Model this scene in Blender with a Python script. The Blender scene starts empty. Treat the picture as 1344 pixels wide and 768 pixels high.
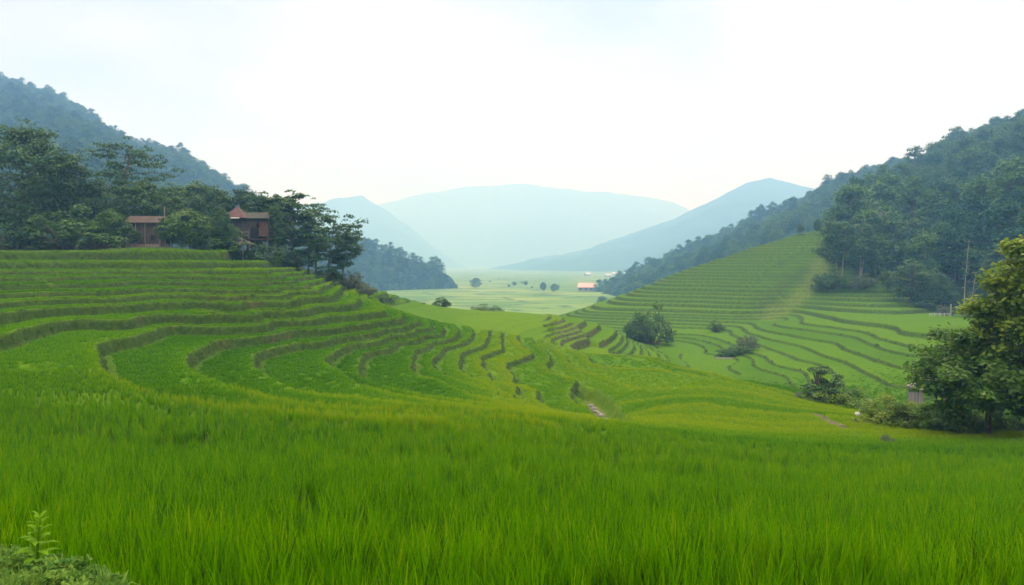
import bpy, math, time
import numpy as np
from math import radians, sin, cos, pi

T0 = time.time()
rng = np.random.default_rng(7)
scene = bpy.context.scene
COL = scene.collection

# ------------------------------------------------------------------ camera geometry
PITCH = math.atan(0.039)
CP, SP = math.cos(PITCH), math.sin(PITCH)

def ray(px, py):
    """direction through a photo pixel, scaled so that its forward (Y) part is 1"""
    a = (np.asarray(px, float) - 672) / 1000.0
    b = (384 - np.asarray(py, float)) / 1000.0
    Y = CP + b * SP
    return a / Y, (b * CP - SP) / Y           # u = X/Y , Z/Y

def P(px, py, d):
    u, s = ray(px, py)
    return np.array([u * d, d, s * d])

def project(X, Y, Z):
    yc = Y * CP - Z * SP
    zc = Y * SP + Z * CP
    return 672 + 1000 * X / yc, 384 - 1000 * zc / yc

def sstep(a, b, x):
    t = np.clip((x - a) / (b - a), 0, 1)
    return t * t * (3 - 2 * t)

def _hash(ix, iy, seed):
    h = (ix.astype(np.int64) * 374761393 + iy.astype(np.int64) * 668265263 + seed * 974711) & 0xFFFFFFFF
    h = ((h ^ (h >> 13)) * 1274126177) & 0xFFFFFFFF
    h = h ^ (h >> 16)
    return (h & 0xFFFF) / 65535.0

def vnoise(x, y, seed=0):
    x = np.asarray(x, float); y = np.asarray(y, float)
    xi = np.floor(x); yi = np.floor(y)
    fx = x - xi; fy = y - yi
    fx = fx * fx * (3 - 2 * fx); fy = fy * fy * (3 - 2 * fy)
    a = _hash(xi, yi, seed); b = _hash(xi + 1, yi, seed)
    c = _hash(xi, yi + 1, seed); d = _hash(xi + 1, yi + 1, seed)
    return (a * (1 - fx) + b * fx) * (1 - fy) + (c * (1 - fx) + d * fx) * fy - 0.5

def fbm(x, y, seed=0, octv=4):
    r = 0; a = 1.0
    for k in range(octv):
        r = r + a * vnoise(x, y, seed + k * 17); x = x * 2.03; y = y * 2.03; a *= 0.5
    return r

# ------------------------------------------------------------------ terrain
CTRL = []
def ctl(px, py, d): CTRL.append((px, py, d))
def contour(z, *pts):
    for px, py in pts:
        u, s = ray(px, py)
        CTRL.append((px, py, z / s))

# near field, the slope the camera stands on
for px, py, d in [(0, 768, 4.9), (672, 768, 5.2), (1344, 768, 5.5), (0, 700, 7.4), (672, 700, 8), (1344, 700, 8.6),
                  (0, 650, 10.5), (672, 650, 12), (1344, 650, 14.3), (0, 600, 15.5), (350, 600, 16.5), (672, 600, 18), (1344, 600, 27.5),
                  (1000, 600, 24), (1000, 650, 13.5), (0, 550, 21.5), (0, 500, 31), (350, 555, 22.5), (0, 475, 38.5), (672, 570, 22.5),
                  (800, 552, 37), (800, 600, 20.5), (900, 557, 40), (1000, 560, 42), (1100, 563, 41), (1344, 571, 38), (1220, 567, 40),
                  (1100, 600, 25), (800, 575, 26)]:
    ctl(px, py, d)
contour(-4.5, (0, 449), (37, 438), (74, 429), (112, 424), (149, 420), (223, 417), (298, 417), (372, 412), (409, 408), (465, 400))
contour(-3.6, (0, 416), (74, 407), (149, 406), (260, 403), (335, 401), (409, 392), (443, 386))
contour(-3.0, (0, 399), (149, 393), (298, 392), (372, 389), (420, 383))
contour(-2.55, (0, 388), (149, 384), (298, 383), (372, 378), (402, 375))
contour(-2.0, (0, 376), (149, 373), (298, 373), (353, 371), (383, 368))
contour(-1.5, (0, 366), (186, 363), (298, 362), (365, 364))
contour(-1.0, (0, 358), (186, 357), (335, 358))
for px, py, d in [(0, 350, 84), (186, 349, 84), (320, 351, 84), (0, 336, 92), (149, 336, 92), (292, 338, 92), (0, 329, 97), (150, 328, 97), (288, 333, 96),
                  (0, 326, 108), (150, 326, 106), (240, 326, 106)]:
    ctl(px, py, d)
contour(-5.2, (132, 466), (168, 448), (205, 438), (242, 431), (279, 426), (335, 425), (372, 423), (428, 418), (500, 407),
        (136, 479), (156, 496), (186, 507), (260, 522), (372, 533), (560, 545))
contour(-5.95, (249, 474), (279, 457), (316, 448), (353, 444), (391, 437), (446, 433), (500, 425), (534, 421),
        (260, 492), (298, 507), (372, 524), (500, 533), (640, 541))
contour(-6.6, (334, 473), (353, 463), (391, 454), (428, 451), (465, 444), (500, 438), (549, 425), (342, 488), (372, 503), (394, 513), (446, 520), (540, 530))
contour(-7.15, (437, 468), (446, 461), (465, 453), (500, 447), (568, 432), (440, 483), (457, 492), (500, 513), (560, 525))
contour(-7.7, (474, 479), (487, 464), (518, 450), (549, 442), (580, 436), (474, 496), (500, 507), (560, 520))
contour(-8.2, (548, 467), (560, 458), (599, 442), (548, 477), (574, 499), (615, 514), (652, 527))
contour(-8.6, (568, 474), (580, 461), (620, 444), (571, 483), (606, 500), (650, 515))
contour(-9.0, (604, 470), (610, 463), (638, 449), (609, 489), (650, 507))
contour(-9.3, (637, 474), (659, 460), (645, 490), (680, 505))
contour(-9.7, (660, 477), (677, 477), (702, 466), (665, 486), (680, 508), (705, 524), (746, 542))
contour(-10.1, (718, 480), (723, 470), (726, 490), (760, 500))
# right flank of the left spur, dim terraces behind its nose
for px, py, d in [(310, 343, 106), (400, 360, 106), (440, 375, 106), (478, 391, 107), (360, 350, 107), (340, 341, 116), (430, 368, 116), (480, 388, 117)]:
    ctl(px, py, d)
# spur below the near rim
for px, py, d in [(900, 530, 52), (1000, 530, 54), (1000, 507, 68), (860, 470, 92), (1120, 546, 48), (850, 505, 66), (800, 478, 82), (930, 490, 78)]:
    ctl(px, py, d)
# central upper field and its rim
for px, py, d in [(520, 403, 130), (600, 405, 150), (700, 415, 150), (800, 430, 140), (560, 418, 108), (640, 430, 105), (700, 446, 100), (760, 438, 118), (780, 462, 110)]:
    ctl(px, py, d)
# hidden ground behind the near spur
for X, Y, Z in [(30, 90, -16), (20, 105, -15.4), (45, 75, -15.5), (50, 62, -13), (12, 170, -16), (-8, 190, -17), (-25, 190, -16), (-60, 200, -8),
                (60, 50, -11), (80, 60, -12), (70, 80, -15)]:
    CTRL.append((X, Y, Z, 'w'))
# bench on the right
contour(-12.6, (1030, 408), (1100, 420), (1180, 437))
contour(-13.6, (1010, 425), (1060, 432), (1130, 443), (1195, 465))
contour(-14.6, (1000, 440), (1065, 456), (1120, 480), (1200, 507))
contour(-15.4, (985, 462), (1015, 478), (1055, 487), (1063, 505), (850, 457))
contour(-15.9, (1018, 512), (920, 480), (900, 462), (960, 470))
contour(-15.4, (870, 437), (820, 446), (930, 440))
contour(-14.9, (960, 432))
contour(-11.6, (1200, 415), (1250, 410))
contour(-12.4, (1260, 432), (1300, 440))
# right terraced hill
for px, py, d in [(760, 412, 205), (830, 385, 228), (900, 355, 243), (980, 330, 250), (1040, 315, 252), (1080, 308, 250), (900, 400, 206), (1000, 390, 204),
                  (1000, 350, 228), (1080, 350, 228), (1080, 400, 196), (1150, 390, 198), (1150, 350, 230), (1080, 375, 213), (1000, 412, 192), (1230, 390, 205),
                  (940, 375, 222), (850, 412, 198)]:
    ctl(px, py, d)
for X, Y, Z in [(30, 300, -26), (50, 310, -24), (75, 315, -16), (110, 320, -2), (150, 330, 4), (5, 260, -23), (-20, 260, -24), (-80, 280, -20), (-120, 240, -4)]:
    CTRL.append((X, Y, Z, 'w'))
for uu in (-0.9, -0.6, -0.3, 0, 0.3, 0.6, 0.9):
    for Y in (420, 800, 1600, 4000):
        CTRL.append((uu * Y, Y, -30.0, 'w'))
    CTRL.append((uu * 1.2, 1.2, -1.75, 'w'))
    CTRL.append((uu * 3.0, 3.0, -1.9, 'w'))
for X, Y, Z in [(-75, 75, 1.5), (-100, 110, 4), (-45, 45, -4), (-30, 25, -3.6), (-110, 160, 6), (25, 25, -6.0), (45, 42, -9.2), (-60, 120, 2.3), (-60, 150, 2.0), (-30, 150, -4)]:
    CTRL.append((X, Y, Z, 'w'))

KU = 1.5
pu, pv, ps = [], [], []
for c in CTRL:
    if len(c) == 4:
        X, Y, Z, _ = c; pu.append(X / Y); pv.append(math.log(Y)); ps.append(Z / Y)
    else:
        u, s = ray(c[0], c[1]); pu.append(float(u)); pv.append(math.log(c[2])); ps.append(float(s))
pu = np.array(pu) * KU; pv = np.array(pv); ps = np.array(ps)
def kern(r2): return 0.5 * r2 * np.log(np.maximum(r2, 1e-12))
n = len(pu)
A = np.zeros((n + 3, n + 3))
A[:n, :n] = kern((pu[:, None] - pu) ** 2 + (pv[:, None] - pv) ** 2) + np.eye(n) * 4e-4
A[:n, n] = 1; A[:n, n + 1] = pu; A[:n, n + 2] = pv; A[n:, :n] = A[:n, n:].T
W = np.linalg.solve(A, np.concatenate([ps, np.zeros(3)]))
cu = np.linspace(-1.3, 1.3, 330) ; cv = np.linspace(math.log(1.0), math.log(9500), 520)
S = np.zeros((520, 330))
for i, v in enumerate(cv):
    r2 = (cu[:, None] * KU - pu) ** 2 + (v - pv) ** 2
    S[i] = kern(r2) @ W[:n] + W[n] + W[n + 1] * cu * KU + W[n + 2] * v
def bil(F, au, av, u, v):
    fu = np.clip((u - au[0]) / (au[1] - au[0]), 0, len(au) - 1.001); fv = np.clip((v - av[0]) / (av[1] - av[0]), 0, len(av) - 1.001)
    iu = fu.astype(int); iv = fv.astype(int); fu = fu - iu; fv = fv - iv
    return (F[iv, iu] * (1 - fu) + F[iv, iu + 1] * fu) * (1 - fv) + (F[iv + 1, iu] * (1 - fu) + F[iv + 1, iu + 1] * fu) * fv

def grow(a, b, ratio): return np.exp(np.linspace(math.log(a), math.log(b), int(math.log(b / a) / math.log(ratio)) + 1))
GY = np.concatenate([grow(1.2, 20, 1.02)[:-1], grow(20, 130, 1.003)[:-1], grow(130, 280, 1.0035)[:-1], grow(280, 9400, 1.025)])
GU = np.concatenate([np.linspace(-1.25, -0.74, 40)[:-1], np.linspace(-0.74, 0.74, 1120), np.linspace(0.74, 1.25, 40)[1:]])
UU, YY = np.meshgrid(GU, GY)
XX = UU * YY
SS = bil(S, cu, cv, UU, np.log(YY))
# far valley settles flat
SS = SS + (-30.0 / YY - SS) * sstep(340, 460, YY)
H = SS * YY
PX, PY = project(XX, YY, H)

ZL = -np.array([-5, -3.5, -2.2, -0.83, .42, 1, 1.5, 2, 2.55, 3, 3.6, 4.5, 5.2, 5.95, 6.6, 7.15, 7.7, 8.2, 8.6, 9, 9.3, 9.7, 10.1, 10.45, 10.8, 11.2, 11.7, 13.6, 14.9, 16, 18, 20, 24])
_z = np.arange(20, -11.9, -0.95)
ZR = np.concatenate([_z + .42 * (_hash(np.arange(len(_z)), np.arange(len(_z)) * 0, 12) - .5), [-12.6, -13.2, -13.6, -14.15, -14.6, -15.0, -15.4, -15.65, -15.9, -16.25, -16.6, -18, -20, -24]])
Hn = H + 0.03 * fbm(XX / 8, YY / 8, 3) + 0.018 * fbm(XX / 1.6, YY / 1.6, 9, 3) * sstep(20, 40, YY) * (1 - 0.5 * sstep(110, 140, YY))
Hn = Hn + (0.22 * fbm(XX / 16, YY / 16, 31, 2) + .50 * fbm(XX / 45, YY / 45, 37, 2) * sstep(160, 190, YY)) * sstep(90, 120, YY)
dY = np.gradient(GY)[:, None]; dU = np.gradient(GU)[None, :]
def stairs(Z, back=.86):
    idx = np.arange(len(Z), dtype=float)
    nn = np.interp(-Hn, -Z, idx)
    gy = np.gradient(nn, axis=0) / dY; gx = np.gradient(nn, axis=1) / (dU * YY)
    # gradient along X at fixed Y and along Y at fixed u -> close enough
    g = np.sqrt((gy - UU * gx) ** 2 + gx ** 2)
    w = np.clip(0.26 * g * (1 + 0.5 * sstep(120, 180, YY)), 0.015, 0.3)
    k = np.floor(nn + 0.5); de = nn - k
    r = sstep(-1, 1, de / w)
    gg = (k - 0.5 + r) * back + (1 - back) * nn
    z = np.interp(gg, idx, Z)
    face = sstep(-.75, .0, -gy / np.maximum(g, 1e-5))
    return z, np.clip(1.35 - np.abs(de / w), 0, 1), k, de / np.maximum(g, 1e-4), face   # de/g: metres from the riser (positive below)
zl, ml, kl, dl, fl_ = stairs(ZL, 1.16)
zr, mr, kr, dr, fr_ = stairs(ZR, .95)
rim = np.interp(UU, (np.array([0, 130, 260, 400, 560, 700, 900, 1344]) - 672) / 1000, [484, 502, 527, 537, 544, 549, 555, 572])
near_w = sstep(rim + 14, rim + 1, PY)                                # 0 in the near field
wl = near_w * (1 - 0.45 * sstep(0.09, 0.16, UU) * (1 - sstep(80, 100, YY)))
cen = sstep(-0.20, -0.14, UU) * sstep(-0.32, -0.20, UU - (YY - 100) / 400)     # central upper field stays nearly smooth
wl = wl * (1 - 0.8 * cen * sstep(96, 106, YY) * (1 - sstep(0.03, 0.07, UU)))
wl = wl * (1 - sstep(99, 101, YY) * (1 - sstep(-.40, -.38, UU)))
silY = np.interp(UU, [-0.3, -0.15, -0.07, 0.03, 0.10, 0.19, 0.33, 0.45, 0.67, 0.9], [400, 170, 158, 152, 118, 98, 73, 57, 52, 52])
wl = wl * (1 - (.70 * (1 - fl_)) * (YY < 75))
right = sstep(silY - 1.5, silY + 1.5, YY)
wr = 1 - sstep(255, 275, YY)
Z = (H + wl * (zl - H)) * (1 - right) + (H + wr * (zr - H)) * right
FACE = np.where(right > .5, fr_, fl_)
RISER = (ml * (.0 + 1.0 * fl_) * sstep(0.25, 0.5, wl)) * (1 - right) + mr * wr * right
LIP = np.where(right > 0.5, dr, dl)                                   # negative just above a riser
LIPW = wl * (1 - right) + wr * right
FIELD = np.where(right > .5, kr + (dr > 0) + 40, kl + (dl > 0))
Z = Z + 0.06 * fbm(XX / 2.5, YY / 2.5, 77, 3) * sstep(6, 12, YY) + 0.05 * RISER * fbm(XX / .35, YY / .35, 5, 2) * 3

# little gully at the rim, with water and stones; the broken bank; a dirt path
def seg_dist(pts):
    best = np.full(XX.shape, 1e9); side = np.zeros(XX.shape)
    for (x0, y0), (x1, y1) in zip(pts[:-1], pts[1:]):
        dx, dy = x1 - x0, y1 - y0; L = dx * dx + dy * dy
        t = np.clip(((XX - x0) * dx + (YY - y0) * dy) / L, 0, 1)
        ex = XX - x0 - t * dx; ey = YY - y0 - t * dy; d = np.hypot(ex, ey)
        sd = np.sign(dx * (YY - y0) - dy * (XX - x0)); m = d < best
        best = np.where(m, d, best); side = np.where(m, sd, side)
    return best, side
def gpt(px, py):
    """ground point the base slope shows at a photo pixel (first hit)"""
    u, s = ray(px, py); Ys = np.exp(np.linspace(math.log(3), math.log(400), 3000))
    f = bil(S, cu, cv, np.full(3000, float(u)), np.log(Ys)) - s
    i = np.argmax(f > 0) if (f > 0).any() else 0
    return float(u) * Ys[i], Ys[i]
gd, _ = seg_dist([gpt(768, 508), gpt(786, 523), gpt(800, 545), gpt(812, 552)])
Z = Z - 0.95 * (1 - sstep(0.4, 1.3, gd))
GULLY = 1 - sstep(0.35, 0.75, gd); GBANK = (1 - sstep(0.9, 1.5, gd)) * (1 - GULLY)
pd, _ = seg_dist([gpt(1070, 541), gpt(1090, 551), gpt(1113, 562)])
PATH = 1 - sstep(0.15, 0.5, pd + 0.3 * fbm(XX / .8, YY / .8, 4, 2))
yd, _ = seg_dist([(.405 * 232, 232), (.385 * 212, 212), (.352 * 200, 200), (.335 * 186, 186)])
STRIP = 1 - sstep(.5, 4.0, yd + 2 * fbm(XX / 4, YY / 4, 8, 3))
bk, _ = seg_dist([gpt(702, 450), gpt(740, 456), gpt(785, 463)])
BANK = np.maximum(1 - sstep(2, 4, bk), (UU > .055) * (UU < .125) * (YY > 96) * (YY < 132) * 1.0)
wlY = np.interp(UU, [-1, -.5, -.385, -.36, -.27, -.19, -.1], [99, 99, 99, 110, 117, 122, 400])
WOOD = sstep(0, 2, YY - wlY) * (UU < -.1) * (1 - sstep(300, 330, YY))
wru = np.interp(YY, [150, 190, 215, 240, 260], [.66, .57, .49, .43, .42])
WOOD = np.maximum(WOOD, sstep(-.01, .02, UU - wru) * (YY > 130) * (YY < 420))
sx = np.interp(YY, [1, 4.3, 4.9, 5.3, 5.9, 6.4], [-1.7, -2.05, -2.45, -3.05, -3.95, -6])
VERGE = sstep(-0.12, 0.12, sx - XX + 0.25 * fbm(XX / .5, YY / .5, 2, 2)) * (YY < 6.6)
CROPH = 0.56 * (1 - sstep(14, 32, YY)) + 0.13 * sstep(14, 32, YY)
CROPH = CROPH * (1 - sstep(260, 300, YY)) * (1 - WOOD) * (1 - VERGE)
Z = Z - CROPH + VERGE * 0.10 * fbm(XX / .4, YY / .4, 6, 2) - 0.06 * VERGE
FOOT = sstep(.75, .4, LIP - .3 * sstep(165, 200, YY) + .35 * sstep(70, 90, YY) * (1 - sstep(150, 175, YY))) * (LIP > 0) * LIPW * (YY > 22) * FACE
Z = Z - .26 * sstep(13, 21, YY) * (1 - sstep(29, 37, YY)) * (1 - sstep(-.12, .1, UU))
CROP = (1 - sstep(.02, .3, RISER)) * (1 - FOOT) * (1 - WOOD) * (1 - VERGE) * (1 - GULLY) * (1 - GBANK) * (1 - PATH) * (1 - np.clip(STRIP * 1.3, 0, 1))
LG = np.log(GY)
def gidx(x, y):
    u = x / y
    fu = np.clip(np.interp(u, GU, np.arange(len(GU))), 0, len(GU) - 1.001); fv = np.clip(np.interp(np.log(y), LG, np.arange(len(GY))), 0, len(GY) - 1.001)
    return fu, fv
def look(F, x, y):
    fu, fv = gidx(np.asarray(x, float), np.asarray(y, float)); iu = fu.astype(int); iv = fv.astype(int); fu = fu - iu; fv = fv - iv
    return (F[iv, iu] * (1 - fu) + F[iv, iu + 1] * fu) * (1 - fv) + (F[iv + 1, iu] * (1 - fu) + F[iv + 1, iu + 1] * fu) * fv
def gz(x, y): return float(look(Z, [x], [y])[0])

# ------------------------------------------------------------------ mesh helpers
def mesh_np(name, verts, faces, mat=None, smooth=False, attrs=None, mats=None, midx=None):
    """faces: (n,k) int array, all of the same k"""
    me = bpy.data.meshes.new(name)
    verts = np.asarray(verts, np.float32); faces = np.asarray(faces, np.int32)
    nf, k = faces.shape
    me.vertices.add(len(verts)); me.vertices.foreach_set('co', verts.ravel())
    me.loops.add(nf * k); me.loops.foreach_set('vertex_index', faces.ravel())
    me.polygons.add(nf)
    me.polygons.foreach_set('loop_start', np.arange(0, nf * k, k, dtype=np.int32))
    try: me.polygons.foreach_set('loop_total', np.full(nf, k, np.int32))
    except Exception: pass
    if smooth: me.polygons.foreach_set('use_smooth', np.ones(nf, bool))
    if attrs:
        for an, av in attrs.items():
            at = me.attributes.new(an, 'FLOAT', 'POINT'); at.data.foreach_set('value', np.asarray(av, np.float32).ravel())
    for m in (mats or ([mat] if mat else [])): me.materials.append(m)
    if midx is not None: me.polygons.foreach_set('material_index', np.asarray(midx, np.int32))
    me.update(calc_edges=True)
    return me
def link(name, me, parent=None, loc=None):
    o = bpy.data.objects.new(name, me); COL.objects.link(o)
    if parent: o.parent = parent
    if loc is not None: o.location = loc
    return o
def tag(o, label=None, cat=None, group=None, kind=None):
    if label: o['label'] = label
    if cat: o['category'] = cat
    if group: o['group'] = group
    if kind: o['kind'] = kind
    return o
def grid_faces(nr, nc):
    i = np.arange(nr * nc).reshape(nr, nc)
    return np.stack([i[:-1, :-1], i[:-1, 1:], i[1:, 1:], i[1:, :-1]], -1).reshape(-1, 4)

class MB:
    """collects boxes, tubes and polygons, built as one mesh"""
    def __init__(s): s.v = []; s.f = []; s.n = 0
    def add(s, v, f):
        s.v += [tuple(map(float, p)) for p in v]; s.f += [tuple(int(i) + s.n for i in q) for q in f]; s.n = len(s.v)
    def box(s, x0, x1, y0, y1, z0, z1, M=None):
        v = [(x, y, z) for z in (z0, z1) for x, y in ((x0, y0), (x1, y0), (x1, y1), (x0, y1))]
        if M is not None: v = [M(p) for p in v]
        s.add(v, [(3, 2, 1, 0), (4, 5, 6, 7), (0, 1, 5, 4), (1, 2, 6, 5), (2, 3, 7, 6), (3, 0, 4, 7)])
    def tube(s, pts, rad, k=7):
        pts = np.asarray(pts, float); m = len(pts); rad = np.broadcast_to(rad, m)
        vs = []
        for i in range(m):
            t = pts[min(i + 1, m - 1)] - pts[max(i - 1, 0)]; t = t / (np.linalg.norm(t) + 1e-9)
            a = np.cross(t, (0.31, 0.95, 0.1) if abs(t[2]) > .8 else (0, 0, 1)); a /= np.linalg.norm(a) + 1e-9; b = np.cross(t, a)
            for j in range(k):
                an = 2 * pi * j / k; vs.append(pts[i] + rad[i] * (a * cos(an) + b * sin(an)))
        fs = [(i * k + j, i * k + (j + 1) % k, (i + 1) * k + (j + 1) % k, (i + 1) * k + j) for i in range(m - 1) for j in range(k)]
        fs += [tuple(range(k))[::-1], tuple(range((m - 1) * k, m * k))]
        s.add(vs, fs)
    def mesh(s, name, mat):
        me = bpy.data.meshes.new(name); me.from_pydata(s.v, [], s.f); me.materials.append(mat); me.update(); return me
    def build(s, name, mat, parent=None, loc=None): return link(name, s.mesh(name, mat), parent, loc)

# ------------------------------------------------------------------ materials
def new_mat(name):
    m = bpy.data.materials.new(name); m.use_nodes = True
    nt = m.node_tree; nt.nodes.clear()
    return m, nt
def N(nt, typ, **kw):
    nd = nt.nodes.new(typ)
    for k, v in kw.items():
        if k.startswith('i_'):
            key = k[2:]; key = int(key) if key.isdigit() else key.replace('_', ' ')
            nd.inputs[key].default_value = v
        else: setattr(nd, k, v)
    return nd
def ramp(nt, fac, stops):
    r = nt.nodes.new('ShaderNodeValToRGB'); e = r.color_ramp.elements
    while len(e) < len(stops): e.new(0.5)
    for el, (p, c) in zip(e, stops): el.position = p; el.color = (*c, 1)
    nt.links.new(fac, r.inputs[0]); return r.outputs[0]
def noise(nt, scale, detail=4, vec=None, rough=.55):
    t = N(nt, 'ShaderNodeTexNoise', i_Scale=scale, i_Detail=detail, i_Roughness=rough)
    if vec is None: vec = N(nt, 'ShaderNodeNewGeometry').outputs['Position']
    nt.links.new(vec, t.inputs['Vector']); return t.outputs[0]
def mix(nt, fac, a, b, mode='MIX'):
    m = N(nt, 'ShaderNodeMix', data_type='RGBA', blend_type=mode)
    for sock, v in ((m.inputs[0], fac), (m.inputs[6], a), (m.inputs[7], b)):
        if isinstance(v, (int, float)): sock.default_value = v
        elif isinstance(v, tuple): sock.default_value = (*v, 1)
        else: nt.links.new(v, sock)
    return m.outputs[2]
def attr(nt, name, typ='GEOMETRY'):
    return N(nt, 'ShaderNodeAttribute', attribute_name=name, attribute_type=typ).outputs['Fac']
def finish(nt, col, rough=.8, transl=0.0, bump=None, bstr=.3, spec=.2, tcol=None, bdist=.1):
    out = N(nt, 'ShaderNodeOutputMaterial'); p = N(nt, 'ShaderNodeBsdfPrincipled', i_Roughness=rough)
    p.inputs['Specular IOR Level'].default_value = spec
    if isinstance(col, tuple): p.inputs['Base Color'].default_value = (*col, 1)
    else: nt.links.new(col, p.inputs['Base Color'])
    if bump is not None:
        b = N(nt, 'ShaderNodeBump', i_Strength=bstr, i_Distance=bdist); nt.links.new(bump, b.inputs['Height']); nt.links.new(b.outputs[0], p.inputs['Normal'])
    if transl > 0:
        t = N(nt, 'ShaderNodeBsdfTranslucent'); mx = N(nt, 'ShaderNodeMixShader', i_0=transl)
        c = tcol if tcol is not None else col
        if isinstance(c, tuple): t.inputs[0].default_value = (*c, 1)
        else: nt.links.new(c, t.inputs[0])
        nt.links.new(p.outputs[0], mx.inputs[1]); nt.links.new(t.outputs[0], mx.inputs[2]); nt.links.new(mx.outputs[0], out.inputs[0])
    else: nt.links.new(p.outputs[0], out.inputs[0])

RICE_A, RICE_B, RICE_C = (0.046, 0.172, 0.0), (0.086, 0.250, 0.0), (0.140, 0.305, 0.0)
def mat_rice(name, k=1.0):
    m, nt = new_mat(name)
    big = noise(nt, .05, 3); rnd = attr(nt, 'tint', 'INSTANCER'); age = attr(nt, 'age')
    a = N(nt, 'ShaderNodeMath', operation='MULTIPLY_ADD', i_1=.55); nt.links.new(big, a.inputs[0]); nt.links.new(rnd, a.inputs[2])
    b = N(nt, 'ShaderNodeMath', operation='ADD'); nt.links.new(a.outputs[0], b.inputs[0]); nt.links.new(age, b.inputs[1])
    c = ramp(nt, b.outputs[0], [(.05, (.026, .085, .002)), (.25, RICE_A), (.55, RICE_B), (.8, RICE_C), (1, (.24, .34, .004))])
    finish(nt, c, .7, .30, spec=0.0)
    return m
M_RICE = mat_rice('rice_leaf')
def mat_leaf(name, c0, c1, c2, tr=.3, sc=.6, spec=.2, rw=.35):
    m, nt = new_mat(name)
    info = N(nt, 'ShaderNodeObjectInfo').outputs['Random']
    f = noise(nt, sc, 3)
    a = N(nt, 'ShaderNodeMath', operation='MULTIPLY_ADD', i_1=rw); nt.links.new(info, a.inputs[0]); nt.links.new(f, a.inputs[2])
    c = ramp(nt, a.outputs[0], [(.3, c0), (.62, c1), (.95, c2)])
    finish(nt, c, .55, tr, spec=spec)
    return m
M_LEAF_DARK = mat_leaf('dark_leaf', (.022, .066, .022), (.042, .112, .032), (.075, .165, .040))
M_LEAF_MID = mat_leaf('mid_leaf', (.032, .085, .020), (.054, .130, .026), (.090, .180, .034))
M_LEAF_LIGHT = mat_leaf('light_leaf', (.045, .110, .022), (.075, .165, .028), (.120, .220, .035))
M_LEAF_NEAR = mat_leaf('near_leaf', (.034, .098, .014), (.072, .165, .018), (.190, .280, .018), .42, 1.2)
M_LEAF_GREY = mat_leaf('grey_leaf', (.060, .095, .055), (.085, .125, .070), (.12, .16, .085))
M_RISER = mat_leaf('bank_weed', (.020, .050, .008), (.034, .078, .012), (.062, .118, .018), .25, 1)
M_WEED = mat_leaf('weed_leaf', (.045, .130, .018), (.095, .210, .030), (.17, .29, .045), .4, 6, .05)
M_YOUNG = mat_leaf('young_leaf', (.09, .22, .006), (.13, .29, .008), (.19, .35, .01), .40, 3, .03)
M_FOREST = mat_leaf('forest_leaf', (.011, .052, .026), (.024, .090, .036), (.075, .165, .042), .25, .02, .03, .6)
def mat_bark(name, a, b):
    m, nt = new_mat(name); f = noise(nt, 4, 5); finish(nt, ramp(nt, f, [(.3, a), (.7, b)]), .9, bump=f, bstr=.5); return m
M_BARK = mat_bark('bark', (.055, .045, .035), (.15, .125, .10))
M_PALEBARK = mat_bark('pale_bark', (.17, .16, .13), (.34, .32, .27))

def mat_ground():
    m, nt = new_mat('terrace_ground')
    big = noise(nt, .05, 3); fine = noise(nt, 2.2, 5); mid = noise(nt, .35, 4)
    fld = attr(nt, 'field')
    a = N(nt, 'ShaderNodeMath', operation='MULTIPLY_ADD', i_1=.55); nt.links.new(big, a.inputs[0]); nt.links.new(fld, a.inputs[2])
    crop = ramp(nt, a.outputs[0], [(.15, RICE_A), (.5, RICE_B), (.95, RICE_C)])
    crop = mix(nt, .35, crop, ramp(nt, fine, [(.3, (.03, .085, .003)), (.7, (.14, .24, .008))]))
    crop = mix(nt, 1.0, crop, (.56, .54, .54), 'MULTIPLY')
    mud = ramp(nt, fine, [(.35, (.012, .018, .006)), (.7, (.030, .040, .012))])
    crop = mix(nt, attr(nt, 'mud'), crop, mud)
    ris = ramp(nt, fine, [(.28, (.016, .036, .007)), (.55, (.034, .068, .012)), (.78, (.060, .108, .019))])
    ris = mix(nt, ramp(nt, mid, [(.56, (0, 0, 0)), (.74, (.6, .6, .6))]), ris, ramp(nt, fine, [(.3, (.030, .028, .015)), (.7, (.085, .072, .04))]))
    c = mix(nt, attr(nt, 'riser'), crop, ris)
    c = mix(nt, attr(nt, 'wood'), c, ramp(nt, fine, [(.3, (.018, .032, .010)), (.7, (.045, .070, .02))]))
    c = mix(nt, attr(nt, 'strip'), c, ramp(nt, fine, [(.3, (.07, .12, .02)), (.7, (.17, .21, .05))]))
    soil = ramp(nt, fine, [(.3, (.04, .040, .018)), (.55, (.095, .088, .052)), (.75, (.20, .19, .15))])
    c = mix(nt, attr(nt, 'soil'), c, soil)
    # far valley floor: strips of paddies
    geo = N(nt, 'ShaderNodeNewGeometry').outputs['Position']
    mp = N(nt, 'ShaderNodeMapping'); mp.inputs['Scale'].default_value = (.018, .045, 0); nt.links.new(geo, mp.inputs[0])
    vo = N(nt, 'ShaderNodeTexVoronoi', i_Scale=1.0); nt.links.new(mp.outputs[0], vo.inputs['Vector'])
    ve = N(nt, 'ShaderNodeTexVoronoi', feature='DISTANCE_TO_EDGE', i_Scale=1.0); nt.links.new(mp.outputs[0], ve.inputs['Vector'])
    pad = ramp(nt, vo.outputs['Color'], [(.1, (.06, .14, .02)), (.5, (.11, .21, .035)), (.9, (.20, .27, .06))])
    pad = mix(nt, ramp(nt, ve.outputs['Distance'], [(.02, (.9, .9, .9)), (.07, (0, 0, 0))]), pad, (.05, .09, .03))
    c = mix(nt, attr(nt, 'valley'), c, pad)
    finish(nt, c, .95, bump=fine, bstr=.4, spec=.02)
    return m
M_GROUND = mat_ground()
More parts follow.
